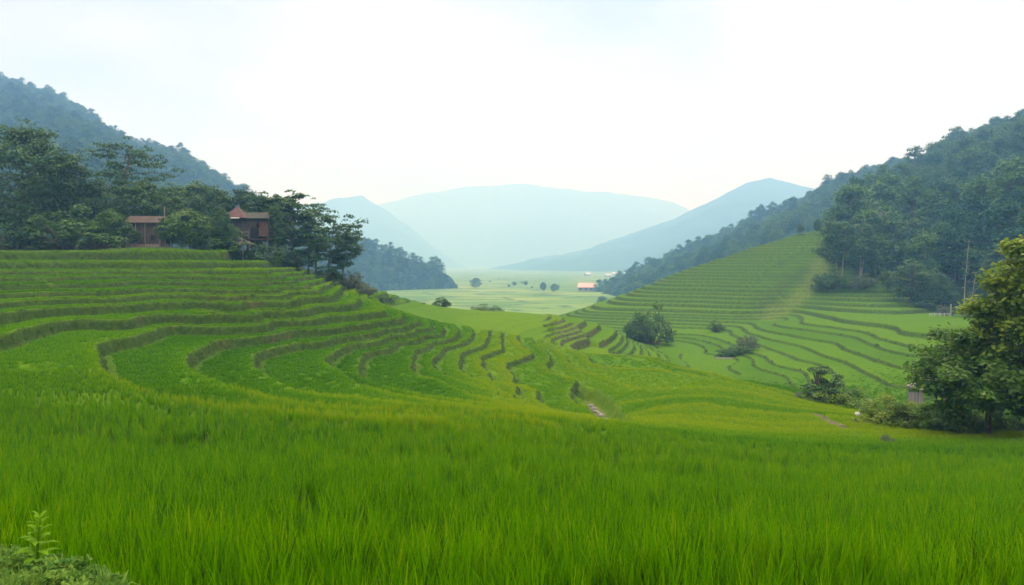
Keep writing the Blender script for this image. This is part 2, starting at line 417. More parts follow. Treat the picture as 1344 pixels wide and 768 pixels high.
fieldv = _hash(FIELD, FIELD * 0 + 3, 5) * 0.30 + 0.10 + (right > .5) * .25 * (_hash(FIELD, FIELD * 0 + 8, 5) - .5) + 0.34 * np.exp(-np.clip(-LIP, 0, 9) / 0.7) * (LIP < 0) * LIPW * (1 - sstep(100, 170, YY) * .4) + .24 * sstep(14, 30, YY) * (1 - sstep(32, 48, YY)) * (.4 + .6 * sstep(-.5, -.1, UU))  # lip term yellows crop edges, painting their extra sun into the colour
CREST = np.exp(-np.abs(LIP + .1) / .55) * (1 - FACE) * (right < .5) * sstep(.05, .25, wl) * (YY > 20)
SPUR = sstep(-.12, 0, UU) * sstep(30, 45, YY) * (1 - right)
Z = Z + .05 * CREST
fieldv = fieldv - .16 * (1 - SPUR) * (YY > 30) * (YY < 90) * _hash(FIELD, FIELD * 0 + 21, 5) + .75 * CREST + .26 * SPUR + .12 * sstep(95, 110, YY) * (1 - right)  # crest term paints the same sunlit edge along lips facing away
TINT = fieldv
SOIL = np.clip(np.maximum.reduce([GULLY * .45, PATH, BANK * RISER * .45, 0.12 * GBANK, VERGE * .55]), 0, 1)
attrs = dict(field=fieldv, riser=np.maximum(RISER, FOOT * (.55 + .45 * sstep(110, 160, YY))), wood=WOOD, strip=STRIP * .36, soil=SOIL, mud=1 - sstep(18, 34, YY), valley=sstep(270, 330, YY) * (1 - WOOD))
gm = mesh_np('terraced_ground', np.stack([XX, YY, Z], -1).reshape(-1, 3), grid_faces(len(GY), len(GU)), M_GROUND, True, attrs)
tag(link('terraced_ground', gm), kind='structure')
print('terrain', round(time.time() - T0, 1))
# ------------------------------------------------------------------ instancing of uncountable growth (stuff)
def scatter(name, pts, rot, scl, idx, tint, protos, label):
    me = bpy.data.meshes.new(name); n = len(pts)
    me.vertices.add(n); me.vertices.foreach_set('co', np.asarray(pts, np.float32).ravel())
    for an, typ, key, arr in (('rot', 'FLOAT_VECTOR', 'vector', rot), ('scl', 'FLOAT_VECTOR', 'vector', scl), ('tint', 'FLOAT', 'value', tint)):
        at = me.attributes.new(an, typ, 'POINT'); at.data.foreach_set(key, np.asarray(arr, np.float32).ravel())
    at = me.attributes.new('pick', 'INT', 'POINT'); at.data.foreach_set('value', np.asarray(idx, np.int32))
    o = link(name, me); tag(o, label, kind='stuff')
    c = bpy.data.collections.new(name + '_kinds')
    for i, p in enumerate(protos): c.objects.link(bpy.data.objects.new('%s_kind_%02d' % (name, i), p))
    ng = bpy.data.node_groups.new(name + '_nodes', 'GeometryNodeTree')
    ng.interface.new_socket('Geometry', in_out='INPUT', socket_type='NodeSocketGeometry'); ng.interface.new_socket('Geometry', in_out='OUTPUT', socket_type='NodeSocketGeometry')
    gi = ng.nodes.new('NodeGroupInput'); go = ng.nodes.new('NodeGroupOutput'); ip = ng.nodes.new('GeometryNodeInstanceOnPoints'); ci = ng.nodes.new('GeometryNodeCollectionInfo')
    ci.inputs['Collection'].default_value = c; ci.inputs['Separate Children'].default_value = True; ci.inputs['Reset Children'].default_value = True
    def na(nm, typ):
        x = ng.nodes.new('GeometryNodeInputNamedAttribute'); x.data_type = typ; x.inputs['Name'].default_value = nm
        return next(s for s in x.outputs if s.enabled and s.name == 'Attribute')
    L = ng.links.new
    L(gi.outputs[0], ip.inputs['Points']); L(ci.outputs[0], ip.inputs['Instance']); ip.inputs['Pick Instance'].default_value = True
    L(na('pick', 'INT'), ip.inputs['Instance Index']); L(na('rot', 'FLOAT_VECTOR'), ip.inputs['Rotation']); L(na('scl', 'FLOAT_VECTOR'), ip.inputs['Scale'])
    L(ip.outputs[0], go.inputs[0])
    md = o.modifiers.new('growth', 'NODES'); md.node_group = ng
    return o

def clump(name, nb, hmin, hmax, wid, spread, lean, segs, mat, seed, droop=.5):
    r = np.random.default_rng(seed); V = []; F = []; k = 0; age = []
    for i in range(nb):
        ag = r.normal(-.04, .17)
        az = r.uniform(0, 2 * pi); L = r.uniform(hmin, hmax); ln = abs(r.normal(0, lean)) + .02
        br = spread * math.sqrt(r.uniform()); b0 = r.uniform(0, 2 * pi)
        p = np.array([br * cos(b0), br * sin(b0), 0.]); ang = ln; ww = wid * r.uniform(.7, 1.25)
        side = np.array([-sin(az + r.uniform(-.8, .8)), cos(az), 0]); bend = r.uniform(.05, droop)
        for j in range(segs + 1):
            t = j / segs; wj = ww * (0.75 + .5 * t if t < .5 else (1 - t) * 2.0 + 0.05) * .5
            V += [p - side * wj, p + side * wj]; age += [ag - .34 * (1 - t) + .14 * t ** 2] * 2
            if j < segs: F.append((k, k + 1, k + 3, k + 2))
            k += 2
            d = np.array([cos(az) * sin(ang), sin(az) * sin(ang), cos(ang)]); p = p + d * L / segs; ang += bend * (t + .3) * 2 / segs * 1.6
    return mesh_np(name, np.array(V), np.array(F), mat, attrs=dict(age=age))

def sample_pts(y0, y1, u0, u1, dens, jitter_seed):
    r = np.random.default_rng(jitter_seed)
    n = int(dens * 0.5 * (y1 ** 2 - y0 ** 2) * (u1 - u0))
    y = np.sqrt(r.uniform(y0 ** 2, y1 ** 2, n)); u = r.uniform(u0, u1, n)
    return u * y, y, r

def visible_px(x, y, z, m=60):
    px, py = project(x, y, z); return (px > -m) & (px < 1344 + m) & (py < 768 + 200)

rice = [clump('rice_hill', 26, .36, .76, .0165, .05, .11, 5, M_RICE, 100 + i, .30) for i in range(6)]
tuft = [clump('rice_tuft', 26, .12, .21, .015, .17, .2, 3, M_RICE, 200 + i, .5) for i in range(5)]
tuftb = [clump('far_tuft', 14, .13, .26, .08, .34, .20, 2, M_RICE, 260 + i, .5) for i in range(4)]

def crop_points(y0, y1, u0, u1, dens, seed, thr=.5, lip=None):
    x, y, r = sample_pts(y0, y1, u0, u1, dens, seed)
    c = look(CROP, x, y) - .9 * sstep(.30, .55, fbm(x / 1.3, y / 1.3, 66, 3)) * (y < 24); k = c > r.uniform(thr - .3, thr + .3, len(x))
    if lip: lp = look(LIP, x, y); k &= (lp > -lip) & (lp < 0) & (look(LIPW, x, y) > .5)
    x = x[k]; y = y[k]
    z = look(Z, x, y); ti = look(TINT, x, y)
    v = visible_px(x, y, z); return x[v], y[v], z[v], ti[v], r
def place_crop(name, parts, protos, label, hs):
    pts, rot, scl, tint = [], [], [], []
    for (x, y, z, ti, r), (s0, s1) in zip(parts, hs):
        n = len(x); pts.append(np.stack([x, y, z - .02], -1))
        rot.append(np.stack([r.normal(0, .06, n), r.normal(0, .06, n), r.uniform(0, 2 * pi, n)], -1))
        hz = 1 + .34 * fbm(x / 1.1, y / 1.1, 55, 2)
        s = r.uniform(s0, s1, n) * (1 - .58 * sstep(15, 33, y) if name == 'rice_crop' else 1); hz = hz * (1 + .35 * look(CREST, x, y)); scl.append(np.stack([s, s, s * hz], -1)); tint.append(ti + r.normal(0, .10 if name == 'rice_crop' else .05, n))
    pts = np.concatenate(pts); n = len(pts); print(name, n)
    scatter(name, pts, np.concatenate(rot), np.concatenate(scl), rng.integers(0, len(protos), n), np.concatenate(tint), protos, label)

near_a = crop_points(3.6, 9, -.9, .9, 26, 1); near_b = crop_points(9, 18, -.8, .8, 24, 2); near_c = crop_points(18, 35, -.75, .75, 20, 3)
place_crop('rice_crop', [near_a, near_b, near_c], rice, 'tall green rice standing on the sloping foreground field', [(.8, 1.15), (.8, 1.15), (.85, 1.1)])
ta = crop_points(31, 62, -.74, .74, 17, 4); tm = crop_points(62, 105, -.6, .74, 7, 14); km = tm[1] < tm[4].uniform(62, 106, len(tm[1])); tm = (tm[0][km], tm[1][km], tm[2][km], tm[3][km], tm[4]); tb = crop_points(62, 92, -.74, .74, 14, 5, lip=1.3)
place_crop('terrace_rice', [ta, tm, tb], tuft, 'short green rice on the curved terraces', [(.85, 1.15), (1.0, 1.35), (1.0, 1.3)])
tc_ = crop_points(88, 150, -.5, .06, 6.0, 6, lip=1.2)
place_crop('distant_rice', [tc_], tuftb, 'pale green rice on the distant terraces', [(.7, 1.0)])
# weeds on terrace risers
weed = [clump('riser_weed', 16, .06, .20, .035, .16, .5, 2, M_RISER, 300 + i, .9) for i in range(4)]
def riser_points(y0, y1, u0, u1, dens, seed):
    x, y, r = sample_pts(y0, y1, u0, u1, dens, seed)
    k = look(RISER, x, y) > r.uniform(.25, .8, len(x)); x = x[k]; y = y[k]; z = look(Z, x, y); v = visible_px(x, y, z)
    return x[v], y[v], z[v], np.zeros(v.sum()), r
ra = riser_points(24, 100, -.74, .5, 6, 8); rb = riser_points(100, 170, -.3, .74, 1.2, 9)
place_crop('riser_weeds', [ra, rb], weed, 'dark weeds and grass growing on the terrace banks', [(.6, 1.2), (1.0, 1.8)])

# ------------------------------------------------------------------ leaves and trees
def leaf_quads(c, nrm, L, Wd, r):
    """one folded diamond leaf per centre"""
    n = len(c)
    a = r.normal(size=(n, 3)); a -= (a * nrm).sum(1, keepdims=True) * nrm; a /= np.linalg.norm(a, axis=1, keepdims=True) + 1e-9
    b = np.cross(nrm, a)
    L = (np.broadcast_to(L, n) * .5)[:, None]; Wd = (np.broadcast_to(Wd, n) * .5)[:, None]
    V = np.stack([c - a * L, c - b * Wd - nrm * Wd * .25, c + a * L - nrm * L * .3, c + b * Wd - nrm * Wd * .25], 1).reshape(-1, 3)
    return V, np.arange(4 * n).reshape(n, 4)

def leaf_cloud(clumps, per, leaf, r, flat=.6, shell=.55, aspect=.5, up=.7):
    """clumps: (n,4) x,y,z,radius"""
    clumps = np.asarray(clumps); n = len(clumps)
    cnt = np.maximum(4, (per * (clumps[:, 3] / clumps[:, 3].mean()) ** 2)).astype(int)
    ci = np.repeat(np.arange(n), cnt); m = len(ci)
    d = r.normal(size=(m, 3)); d /= np.linalg.norm(d, axis=1, keepdims=True)
    d[:, 2] = np.where(d[:, 2] < -.3, -d[:, 2] * .6, d[:, 2])
    rad = clumps[ci, 3] * (shell + (1 - shell) * r.uniform(size=m)) * r.uniform(.55, 1.12, m)
    off = d * rad[:, None]; off[:, 2] *= flat
    c = clumps[ci, :3] + off
    nrm = d * .5 + r.normal(size=(m, 3)) * .45 + np.array([0, 0, up]); nrm /= np.linalg.norm(nrm, axis=1, keepdims=True)
    L = leaf * r.uniform(.7, 1.35, m)
    return leaf_quads(c, nrm, L, L * aspect, r)

def tree_meshes(seed, Ht, R, base, nl, ncl, per, leaf, mleaf, mbark, trunk=.02, flat=.55, shape='round', clr=.3, lean=.04, stems=1, aspect=.55, k=7, tw=2, fill=70):
    """trunk with limbs (one mesh) and a crown of leaves (one mesh), both with the origin at the foot"""
    r = np.random.default_rng(seed); T = MB(); cl = []
    for st in range(stems):
        a0 = r.uniform(0, 2 * pi); ln = lean * Ht * (1 if stems == 1 else 2.6)
        bx, by = (0, 0) if stems == 1 else (.03 * Ht * cos(a0 + st * 2.4), .03 * Ht * sin(a0 + st * 2.4))
        ts = np.linspace(0, 1, 8); top = Ht * (.86 if shape != 'flat' else .9) * (1 if st == 0 else r.uniform(.7, .95))
        wob = r.normal(0, .012 * Ht, (8, 2)) * ts[:, None]
        tp = np.stack([bx + ln * cos(a0 + st * 2.4) * ts ** 1.5 + wob[:, 0], by + ln * sin(a0 + st * 2.4) * ts ** 1.5 + wob[:, 1], ts * top - .15], -1)
        r0 = trunk * Ht / math.sqrt(stems)
        T.tube(tp, r0 * (1 - .82 * ts) * (1 + .35 * np.exp(-ts * 14)), k)
        m = nl // stems
        for i in range(m):
            f = (i + r.uniform(.2, .8)) / m; t = base + (1 - base) * f * .98
            if shape == 'round': env = math.sqrt(max(.12, 1 - (2 * f - .85) ** 2 * .9))
            elif shape == 'tall': env = .55 + .45 * sin(pi * min(1, f * 1.1 + .1))
            elif shape == 'flat': env = .45 + .75 * (1 - abs(f - .62) * 1.4) if i % 3 else .95 - .4 * f
            else: env = 1.05 - .75 * f
            j = np.interp(t, ts, np.arange(8)); j0 = int(min(6, j)); p0 = tp[j0] + (tp[j0 + 1] - tp[j0]) * (j - j0)
            az = i * 2.39996 + r.uniform(-.5, .5) + st; ln2 = R * env * r.uniform(.72, 1.12); upk = r.uniform(.12, .55) if shape != 'flat' else r.uniform(.05, .3)
            q = np.linspace(0, 1, 5)
            lp = p0 + np.stack([cos(az) * ln2 * q, sin(az) * ln2 * q, ln2 * upk * q ** .8 - .12 * ln2 * q ** 3], -1)
            lp[1:4] += r.normal(0, .03 * ln2, (3, 3))
            rr = r0 * .42 * (1 - t * .5); T.tube(lp, rr * (1 - .85 * q), 5)
            for w_ in range(tw):
                s = .45 + .5 * (w_ + r.uniform()) / tw; pb = lp[int(s * 4)]; a2 = az + r.choice([-1, 1]) * r.uniform(.5, 1.1); l3 = ln2 * .42
                pe = pb + np.array([cos(a2) * l3, sin(a2) * l3, l3 * r.uniform(.1, .5)]); T.tube([pb, (pb + pe) / 2 + r.normal(0, .03 * l3, 3), pe], [rr * .4, rr * .28, rr * .1], 4)
                cl.append((*pe, clr * R * r.uniform(.7, 1.15)))
            for c in range(ncl):
                s = .42 + .62 * (c + r.uniform(.2, .8)) / ncl
                pp = lp[0] + (lp[-1] - lp[0]) * s + r.normal(0, .10 * R, 3) * (.6, .6, .5)
                cl.append((*pp, clr * R * r.uniform(.65, 1.2)))
        for i in range(fill // stems):
            f = r.uniform(0, 1); t = base + (1 - base) * f * .95; a = r.uniform(0, 2 * pi)
            env = {'round': math.sqrt(max(.1, 1 - (2 * f - .85) ** 2 * .95)), 'tall': .5 + .45 * sin(pi * min(1, f + .1)), 'flat': .35 + .5 * f, 'cone': 1.0 - .7 * f}[shape]
            q = R * env * math.sqrt(r.uniform(.15, 1)) * .92; j = np.interp(t, ts, np.arange(8)); j0 = int(min(6, j)); c0 = tp[j0] + (tp[j0 + 1] - tp[j0]) * (j - j0)
            cl.append((c0[0] + q * cos(a), c0[1] + q * sin(a), c0[2] + .12 * R, clr * R * r.uniform(.7, 1.15)))
        cl.append((*tp[-1], clr * R * 1.1)); cl.append((*(tp[-1] + (0, 0, .08 * Ht)), clr * R * .8))
    V, F = leaf_cloud(cl, per, leaf, r, flat, aspect=aspect)
    return T.mesh('trunk', mbark), mesh_np('crown', V, F, mleaf)

PROTO = {}
def proto(key, **kw):
    if key not in PROTO: PROTO[key] = tree_meshes(**kw)
    return PROTO[key]
def put_tree(meshes, loc, label, name='tree', cat='tree', sc=1.0, rz=0.0, group=None, sxy=1.0, mleaf=None):
    root = bpy.data.objects.new(name, None); COL.objects.link(root); root.location = loc; root.rotation_euler = (0, 0, rz); root.scale = (sc * sxy, sc * sxy, sc)
    tag(root, label, cat, group)
    t = link('trunk', meshes[0], root); c = link('crown', meshes[1], root)
    if mleaf:
        c.material_slots[0].link = 'OBJECT'; c.material_slots[0].material = mleaf
    return root
def bush_meshes(seed, Rx, Hh, ncl, per, leaf, mleaf, mbark, aspect=.55):
    r = np.random.default_rng(seed); T = MB(); cl = []
    for i in range(ncl):
        a = r.uniform(0, 2 * pi); q = math.sqrt(r.uniform()); h = Hh * (r.uniform(.12, 1) * (1 - .55 * q * q))
        p = np.array([Rx * q * cos(a), Rx * q * sin(a), h]); cl.append((*p, .30 * min(Rx, Hh) * r.uniform(.7, 1.25)))
        if i % 2 == 0: T.tube([(p[0] * .15, p[1] * .15, -.1), (p[0] * .5, p[1] * .5, h * .6), p], [.03 * Hh, .02 * Hh, .006 * Hh], 5)
    V, F = leaf_cloud(cl, per, leaf, r, .75, aspect=aspect)
    V[:, 2] = np.where(V[:, 2] < .02, np.abs(V[:, 2]) * .5 + .02, V[:, 2])
    return T.mesh('stems', mbark), mesh_np('foliage', V, F, mleaf)
def put_bush(meshes, loc, label, name='bush', cat='bush', sc=1.0, rz=0.0, group=None, sz=1.0, sx=1.0):
    root = bpy.data.objects.new(name, None); COL.objects.link(root); root.location = loc; root.rotation_euler = (0, 0, rz); root.scale = (sc * sx, sc * sx, sc * sz)
    tag(root, label, cat, group); link('stems', meshes[0], root); link('foliage', meshes[1], root); return root

# ------------------------------------------------------------------ hills
def hill(name, ridge, base, mat, cols=240, rows=60, power=1.0, rough=.0, seed=1, back=.35, rscale=40.):
    R_ = np.array([P(*p) for p in ridge]); B_ = np.array([P(*p) for p in base])
    t = np.linspace(0, 1, cols)
    def res(A):
        l = np.concatenate([[0], np.cumsum(np.linalg.norm(np.diff(A, axis=0), axis=1))]); l /= l[-1]
        return np.stack([np.interp(t, l, A[:, i]) for i in range(3)], -1)
    R_ = res(R_); B_ = res(B_); q = np.linspace(0, 1, rows)[:, None, None]
    F_ = B_ * (1 - q) + R_ * q
    F_[:, :, 2] = B_[:, 2] + (R_[:, 2] - B_[:, 2]) * (q[:, :, 0] ** power)
    d = R_ - B_; d[:, 2] = 0
    qb = np.linspace(.03, 1, 14)[:, None, None]
    K_ = R_ + d * qb * back * 2; K_[:, :, 2] = R_[:, 2] - (R_[:, 2] - B_[:, 2] + 10) * qb[:, :, 0] ** 1.3
    G = np.concatenate([F_, K_])
    nz = fbm(G[:, :, 0] / rscale, G[:, :, 1] / rscale, seed, 5)
    amp = np.concatenate([np.sin(np.linspace(0, 1, rows) * pi * .5) ** .7 * np.where(np.linspace(0, 1, rows) > .9, .6, 1), np.linspace(.6, .2, 14)])[:, None]
    G[:, :, 2] += rough * nz * amp; G[0, :, 2] -= 4
    me = mesh_np(name, G.reshape(-1, 3), grid_faces(G.shape[0], cols), mat, True)
    o = link(name, me); tag(o, kind='structure')
    return G, rows
def mat_hill(name, a, b, sc):
    m, nt = new_mat(name); f = noise(nt, sc, 8, rough=.7); finish(nt, ramp(nt, f, [(.32, a), (.68, b)]), 1, bump=f, bstr=1, spec=0, bdist=12); return m
M_HILL = mat_hill('wooded_hill', (.010, .030, .016), (.030, .065, .028), .06)
M_FARHILL = mat_hill('far_mountain', (.012, .032, .022), (.040, .075, .04), .012)

MTL = [(-260, 40, 720), (-120, 70, 720), (0, 92, 720), (50, 106, 715), (90, 128, 705), (130, 152, 695), (165, 170, 690), (200, 176, 680), (235, 196, 670), (265, 212, 665), (300, 236, 650), (340, 268, 630), (420, 310, 610), (470, 345, 600)]
MTL = [(a, b_ + 18, c * 1.4) for a, b_, c in MTL]
G_L, rw_L = hill('mountain', MTL, [(-260, 325, 330), (-100, 322, 320), (0, 320, 300), (100, 318, 300), (200, 318, 300), (260, 322, 330), (300, 332, 380), (340, 350, 430), (400, 368, 520), (470, 380, 640)], M_HILL, power=1.15, rough=22, seed=3, rscale=90)
G_M, rw_M = hill('forest_hill', [(330, 299, 832), (440, 319, 845), (500, 332, 858), (540, 341, 871), (570, 350, 884), (592, 363, 897), (606, 384, 910)],
                 [(330, 400, 572), (440, 392, 728), (500, 390, 819), (550, 389, 858), (580, 388, 884), (600, 387, 897), (607, 387, 910)], M_HILL, power=.8, rough=7, seed=5, back=.6, rscale=45)
G_R2, rw_2 = hill('forest_ridge', [(786, 388, 828), (820, 374, 864), (860, 356, 912), (900, 342, 948), (930, 324, 960), (1000, 298, 960), (1050, 276, 924), (1100, 254, 888), (1150, 232, 840), (1190, 220, 816), (1240, 216, 792), (1344, 180, 768), (1500, 160, 744)],
                  [(783, 391, 804), (800, 396, 720), (830, 400, 624), (860, 398, 576), (900, 392, 528), (950, 378, 492), (1000, 362, 468), (1100, 345, 456), (1240, 330, 456), (1500, 330, 456)], M_HILL, power=.85, rough=12, seed=8, rscale=70)
G_R1, rw_1 = hill('forest_slope', [(1085, 322, 262), (1110, 312, 280), (1140, 290, 330), (1180, 262, 400), (1220, 237, 465), (1250, 219, 510), (1300, 191, 550), (1344, 172, 575), (1420, 122, 590), (1560, 72, 590)],
                  [(1082, 345, 236), (1100, 362, 226), (1130, 378, 215), (1180, 398, 200), (1230, 415, 182), (1290, 424, 168), (1344, 425, 160), (1420, 425, 155), (1500, 425, 150), (1600, 425, 150)], M_HILL, power=.9, rough=7, seed=11, rscale=50)
hill('far_ridge', [(580, 362, 4555), (640, 358, 4417), (690, 346, 4279), (740, 332, 4141), (800, 310, 4003), (860, 293, 3865), (900, 276, 3865), (940, 259, 3727), (980, 239, 3727), (1010, 233, 3727), (1045, 241, 3727), (1120, 262, 3727), (1250, 290, 3727)],
     [(570, 362, 3175), (700, 363, 2761), (900, 365, 2347), (1250, 365, 2347)], M_FARHILL, power=.9, rough=75, seed=21, rscale=420)
hill('far_mountain', [(300, 330, 8245), (440, 290, 8099), (500, 266, 7952), (560, 256, 7804), (620, 253, 7804), (680, 247, 7804), (720, 244, 7804), (790, 245, 7804), (840, 256, 7657), (885, 268, 7657), (950, 292, 7657), (1050, 320, 7657)],
     [(300, 356, 5595), (700, 356, 5300), (1050, 356, 5448)], M_FARHILL, power=.9, rough=150, seed=22, rscale=800)
hill('distant_mountain', [(250, 330, 5743), (330, 290, 5595), (400, 268, 5448), (440, 260, 5300), (475, 258, 5300), (500, 274, 5300), (540, 302, 5227), (580, 332, 5154), (615, 354, 5079)],
     [(240, 360, 3975), (400, 360, 3827), (500, 360, 3975), (640, 358, 4711)], M_FARHILL, power=.9, rough=100, seed=23, rscale=500)

# forest cover: instanced crowns
def forest_tree(seed, Ht, R, per, leaf):
    r = np.random.default_rng(seed); cl = []
    for i in range(26):
        a = r.uniform(0, 2 * pi); f = r.uniform() ** .8; q = R * r.uniform(.2, .95) * math.sqrt(1 - .85 * f * f)
        cl.append((q * cos(a), q * sin(a), Ht * (.12 + .76 * f), R * r.uniform(.28, .46)))
    cl.append((0, 0, Ht * .86, R * .42)); cl.append((.2 * R, .1 * R, Ht * .78, R * .45)); cl.append((-.2 * R, -.1 * R, Ht * .76, R * .45))
    V, F = leaf_cloud(cl, per, leaf, r, .8); T = MB(); T.tube([(0, 0, -1), (.1, .1, Ht * .5), (0, .2, Ht * .9)], [.02 * Ht, .014 * Ht, .004 * Ht], 5)
    tv = np.array(T.v); tf = np.array([f for f in T.f if len(f) == 4])
    return mesh_np('forest_tree', np.concatenate([V, tv]), np.concatenate([F, tf + len(V)]), mats=[M_FOREST, M_BARK], midx=np.concatenate([np.zeros(len(F)), np.ones(len(tf))]))
FT = [forest_tree(400 + i, h, R, 46, .75) for i, (h, R) in enumerate([(12, 5.6), (14, 5.4), (10, 6), (15, 4.8), (8.5, 5)])]
def forest(name, G, rows, dens, label, q0=0., q1=1.04, seed=5, s0=.7, s1=1.25, keep=None):
    r = np.random.default_rng(seed); nr, nc, _ = G.shape
    r1 = min(nr - 2, int(q1 * (rows - 1))); r0 = int(q0 * (rows - 1))
    a = np.linalg.norm(np.cross(G[r0 + 1:r1 + 1, :-1] - G[r0:r1, :-1], G[r0:r1, 1:] - G[r0:r1, :-1]), axis=-1)
    n = int(a.sum() * dens); k = r.choice(a.size, n, p=(a / a.sum()).ravel()); i = k // a.shape[1] + r0; j = k % a.shape[1]
    fu = r.uniform(size=n)[:, None]; fv = r.uniform(size=n)[:, None]
    p = (G[i, j] * (1 - fu) + G[i, j + 1] * fu) * (1 - fv) + (G[i + 1, j] * (1 - fu) + G[i + 1, j + 1] * fu) * fv
    px, py = project(p[:, 0], p[:, 1], p[:, 2]); v = (px > -90) & (px < 1440) & (py > -40)
    if keep is not None: v &= keep(px, py, p)
    p = p[v]; n = len(p); print(name, n)
    s = r.uniform(s0, s1, n) * (1 + .5 * fbm(p[:, 0] / 60, p[:, 1] / 60, 91, 2))
    scatter(name, p, np.stack([r.normal(0, .05, n), r.normal(0, .05, n), r.uniform(0, 6.28, n)], -1), np.stack([s * r.uniform(.85, 1.2, n), s, s * r.uniform(.8, 1.25, n)], -1), r.integers(0, len(FT), n), r.uniform(size=n), FT, label)
forest('mountain_forest', G_L, rw_L, .026, 'dense blue hazy forest covering the mountain', .06, seed=41, s0=.6, s1=1.25)
forest('hill_forest', G_M, rw_M, .026, 'dense forest covering the low hill in the valley', 0, seed=42, s0=.6, s1=1.1)
forest('ridge_forest', G_R2, rw_2, .036, 'dense hazy forest covering the ridge beyond the terraces', 0, seed=43, s0=.45, s1=1.3)
forest('slope_forest', G_R1, rw_1, .034, 'dense dark forest covering the slope above the terraces', .06, seed=44, s0=.5, s1=1.45)
print('forest', round(time.time() - T0, 1))
# ------------------------------------------------------------------ single trees and shrubs
def at(px, d, dz=0.0):
    x = (px - 672) / 1000 * d
    return (x, d, gz(x, d) + dz)
def on_hill(G, px, py, dz=-.4):
    qx, qy = project(G[:, :, 0], G[:, :, 1], G[:, :, 2]); k = np.argmin((qx - px) ** 2 + (qy - py) ** 2)
    p = G.reshape(-1, 3)[k]; return (float(p[0]), float(p[1]), float(p[2]) + dz)
def height_to(loc, py_top):
    """height that makes the thing's top show at this photo row"""
    _, s = ray(672, py_top); return float(s) * loc[1] - loc[2]

big = dict(nl=22, ncl=4, per=46, leaf=.42, mbark=M_BARK, flat=.8, fill=90)
proto('broad', seed=11, Ht=18, R=6.8, base=.10, mleaf=M_LEAF_DARK, shape='round', clr=.25, **{**big, 'fill': 230})
proto('broad2', seed=12, Ht=14, R=5.0, base=.14, mleaf=M_LEAF_DARK, shape='round', clr=.27, **{**big, 'fill': 140})
proto('broad3', seed=13, Ht=12, R=5.0, base=.15, mleaf=M_LEAF_MID, shape='round', clr=.27, **big)
proto('layer', seed=14, Ht=18, R=5.4, base=.34, nl=18, ncl=4, per=44, leaf=.42, mleaf=M_LEAF_DARK, mbark=M_BARK, shape='flat', clr=.26, flat=.42, fill=30)
proto('round', seed=15, Ht=7, R=3.6, base=.10, nl=18, ncl=5, per=44, leaf=.38, mleaf=M_LEAF_LIGHT, mbark=M_BARK, shape='round', clr=.30, flat=.8)
proto('slim', seed=16, Ht=13, R=3.4, base=.30, nl=16, ncl=4, per=42, leaf=.42, mleaf=M_LEAF_DARK, mbark=M_PALEBARK, shape='tall', clr=.32, flat=.5)
proto('open', seed=17, Ht=11, R=4.2, base=.36, nl=14, ncl=4, per=40, leaf=.40, mleaf=M_LEAF_DARK, mbark=M_BARK, shape='flat', clr=.28, flat=.5, stems=2, fill=36)
proto('small', seed=18, Ht=5.5, R=1.9, base=.3, nl=10, ncl=3, per=34, leaf=.30, mleaf=M_LEAF_MID, mbark=M_BARK, shape='round', clr=.36)
proto('tallpale', seed=19, Ht=20, R=5.4, base=.36, nl=16, ncl=4, per=50, leaf=.55, flat=.75, mleaf=M_LEAF_DARK, mbark=M_PALEBARK, shape='tall', clr=.30, stems=2)
proto('bare', seed=20, Ht=18, R=4.2, base=.55, nl=14, ncl=3, per=26, leaf=.5, mleaf=M_LEAF_GREY, mbark=M_PALEBARK, shape='tall', clr=.28, stems=2, fill=16)
proto('dome', seed=21, Ht=15, R=8.0, base=.18, nl=24, ncl=5, per=50, leaf=.70, mleaf=M_LEAF_DARK, mbark=M_BARK, shape='round', clr=.24, flat=.8, fill=130)
BP = {'bush': bush_meshes(31, 3.2, 3.6, 46, 70, .34, M_LEAF_MID, M_BARK), 'bushd': bush_meshes(32, 3.0, 3.4, 46, 70, .34, M_LEAF_DARK, M_BARK),
      'bushl': bush_meshes(33, 2.6, 3.6, 40, 70, .32, M_LEAF_LIGHT, M_BARK), 'bushg': bush_meshes(34, 3.0, 4.2, 46, 70, .30, M_LEAF_GREY, M_BARK),
      'nbush': bush_meshes(35, 2.2, 2.1, 60, 95, .17, M_LEAF_NEAR, M_BARK), 'ncol': bush_meshes(36, 1.05, 3.0, 56, 75, .17, M_LEAF_MID, M_BARK),
      'nlight': bush_meshes(37, .9, 1.5, 26, 60, .17, M_WEED, M_BARK), 'npale': bush_meshes(38, .8, .8, 18, 60, .13, M_LEAF_GREY, M_BARK)}
BH = {'bush': 3.9, 'bushd': 3.7, 'bushl': 3.9, 'bushg': 4.5, 'nbush': 2.4, 'ncol': 3.2, 'nlight': 1.65, 'npale': .95}
TH = {'broad': 18.5, 'broad2': 14.5, 'broad3': 12.5, 'layer': 18.4, 'round': 7.4, 'slim': 13, 'open': 11.6, 'small': 5.7, 'tallpale': 20, 'bare': 18, 'dome': 15.5}
def T_(key, px, d, top, label, name='tree', cat='tree', rz=0., sxy=1., group=None, loc=None):
    loc = loc or at(px, d, -.1); h = max(1.0, height_to(loc, top))
    return put_tree(PROTO[key], loc, label, name, cat, h / TH[key], rz, group, sxy)
def B_(key, px, d, top, label, name='bush', cat='bush', rz=0., sz=1., group=None, loc=None, dz=-.05, sx=1.):
    loc = loc or at(px, d, dz); h = max(.3, height_to(loc, top)); sc = h / BH[key] / sz
    return put_bush(BP[key], loc, label, name, cat, sc, rz, group, sz, sx)

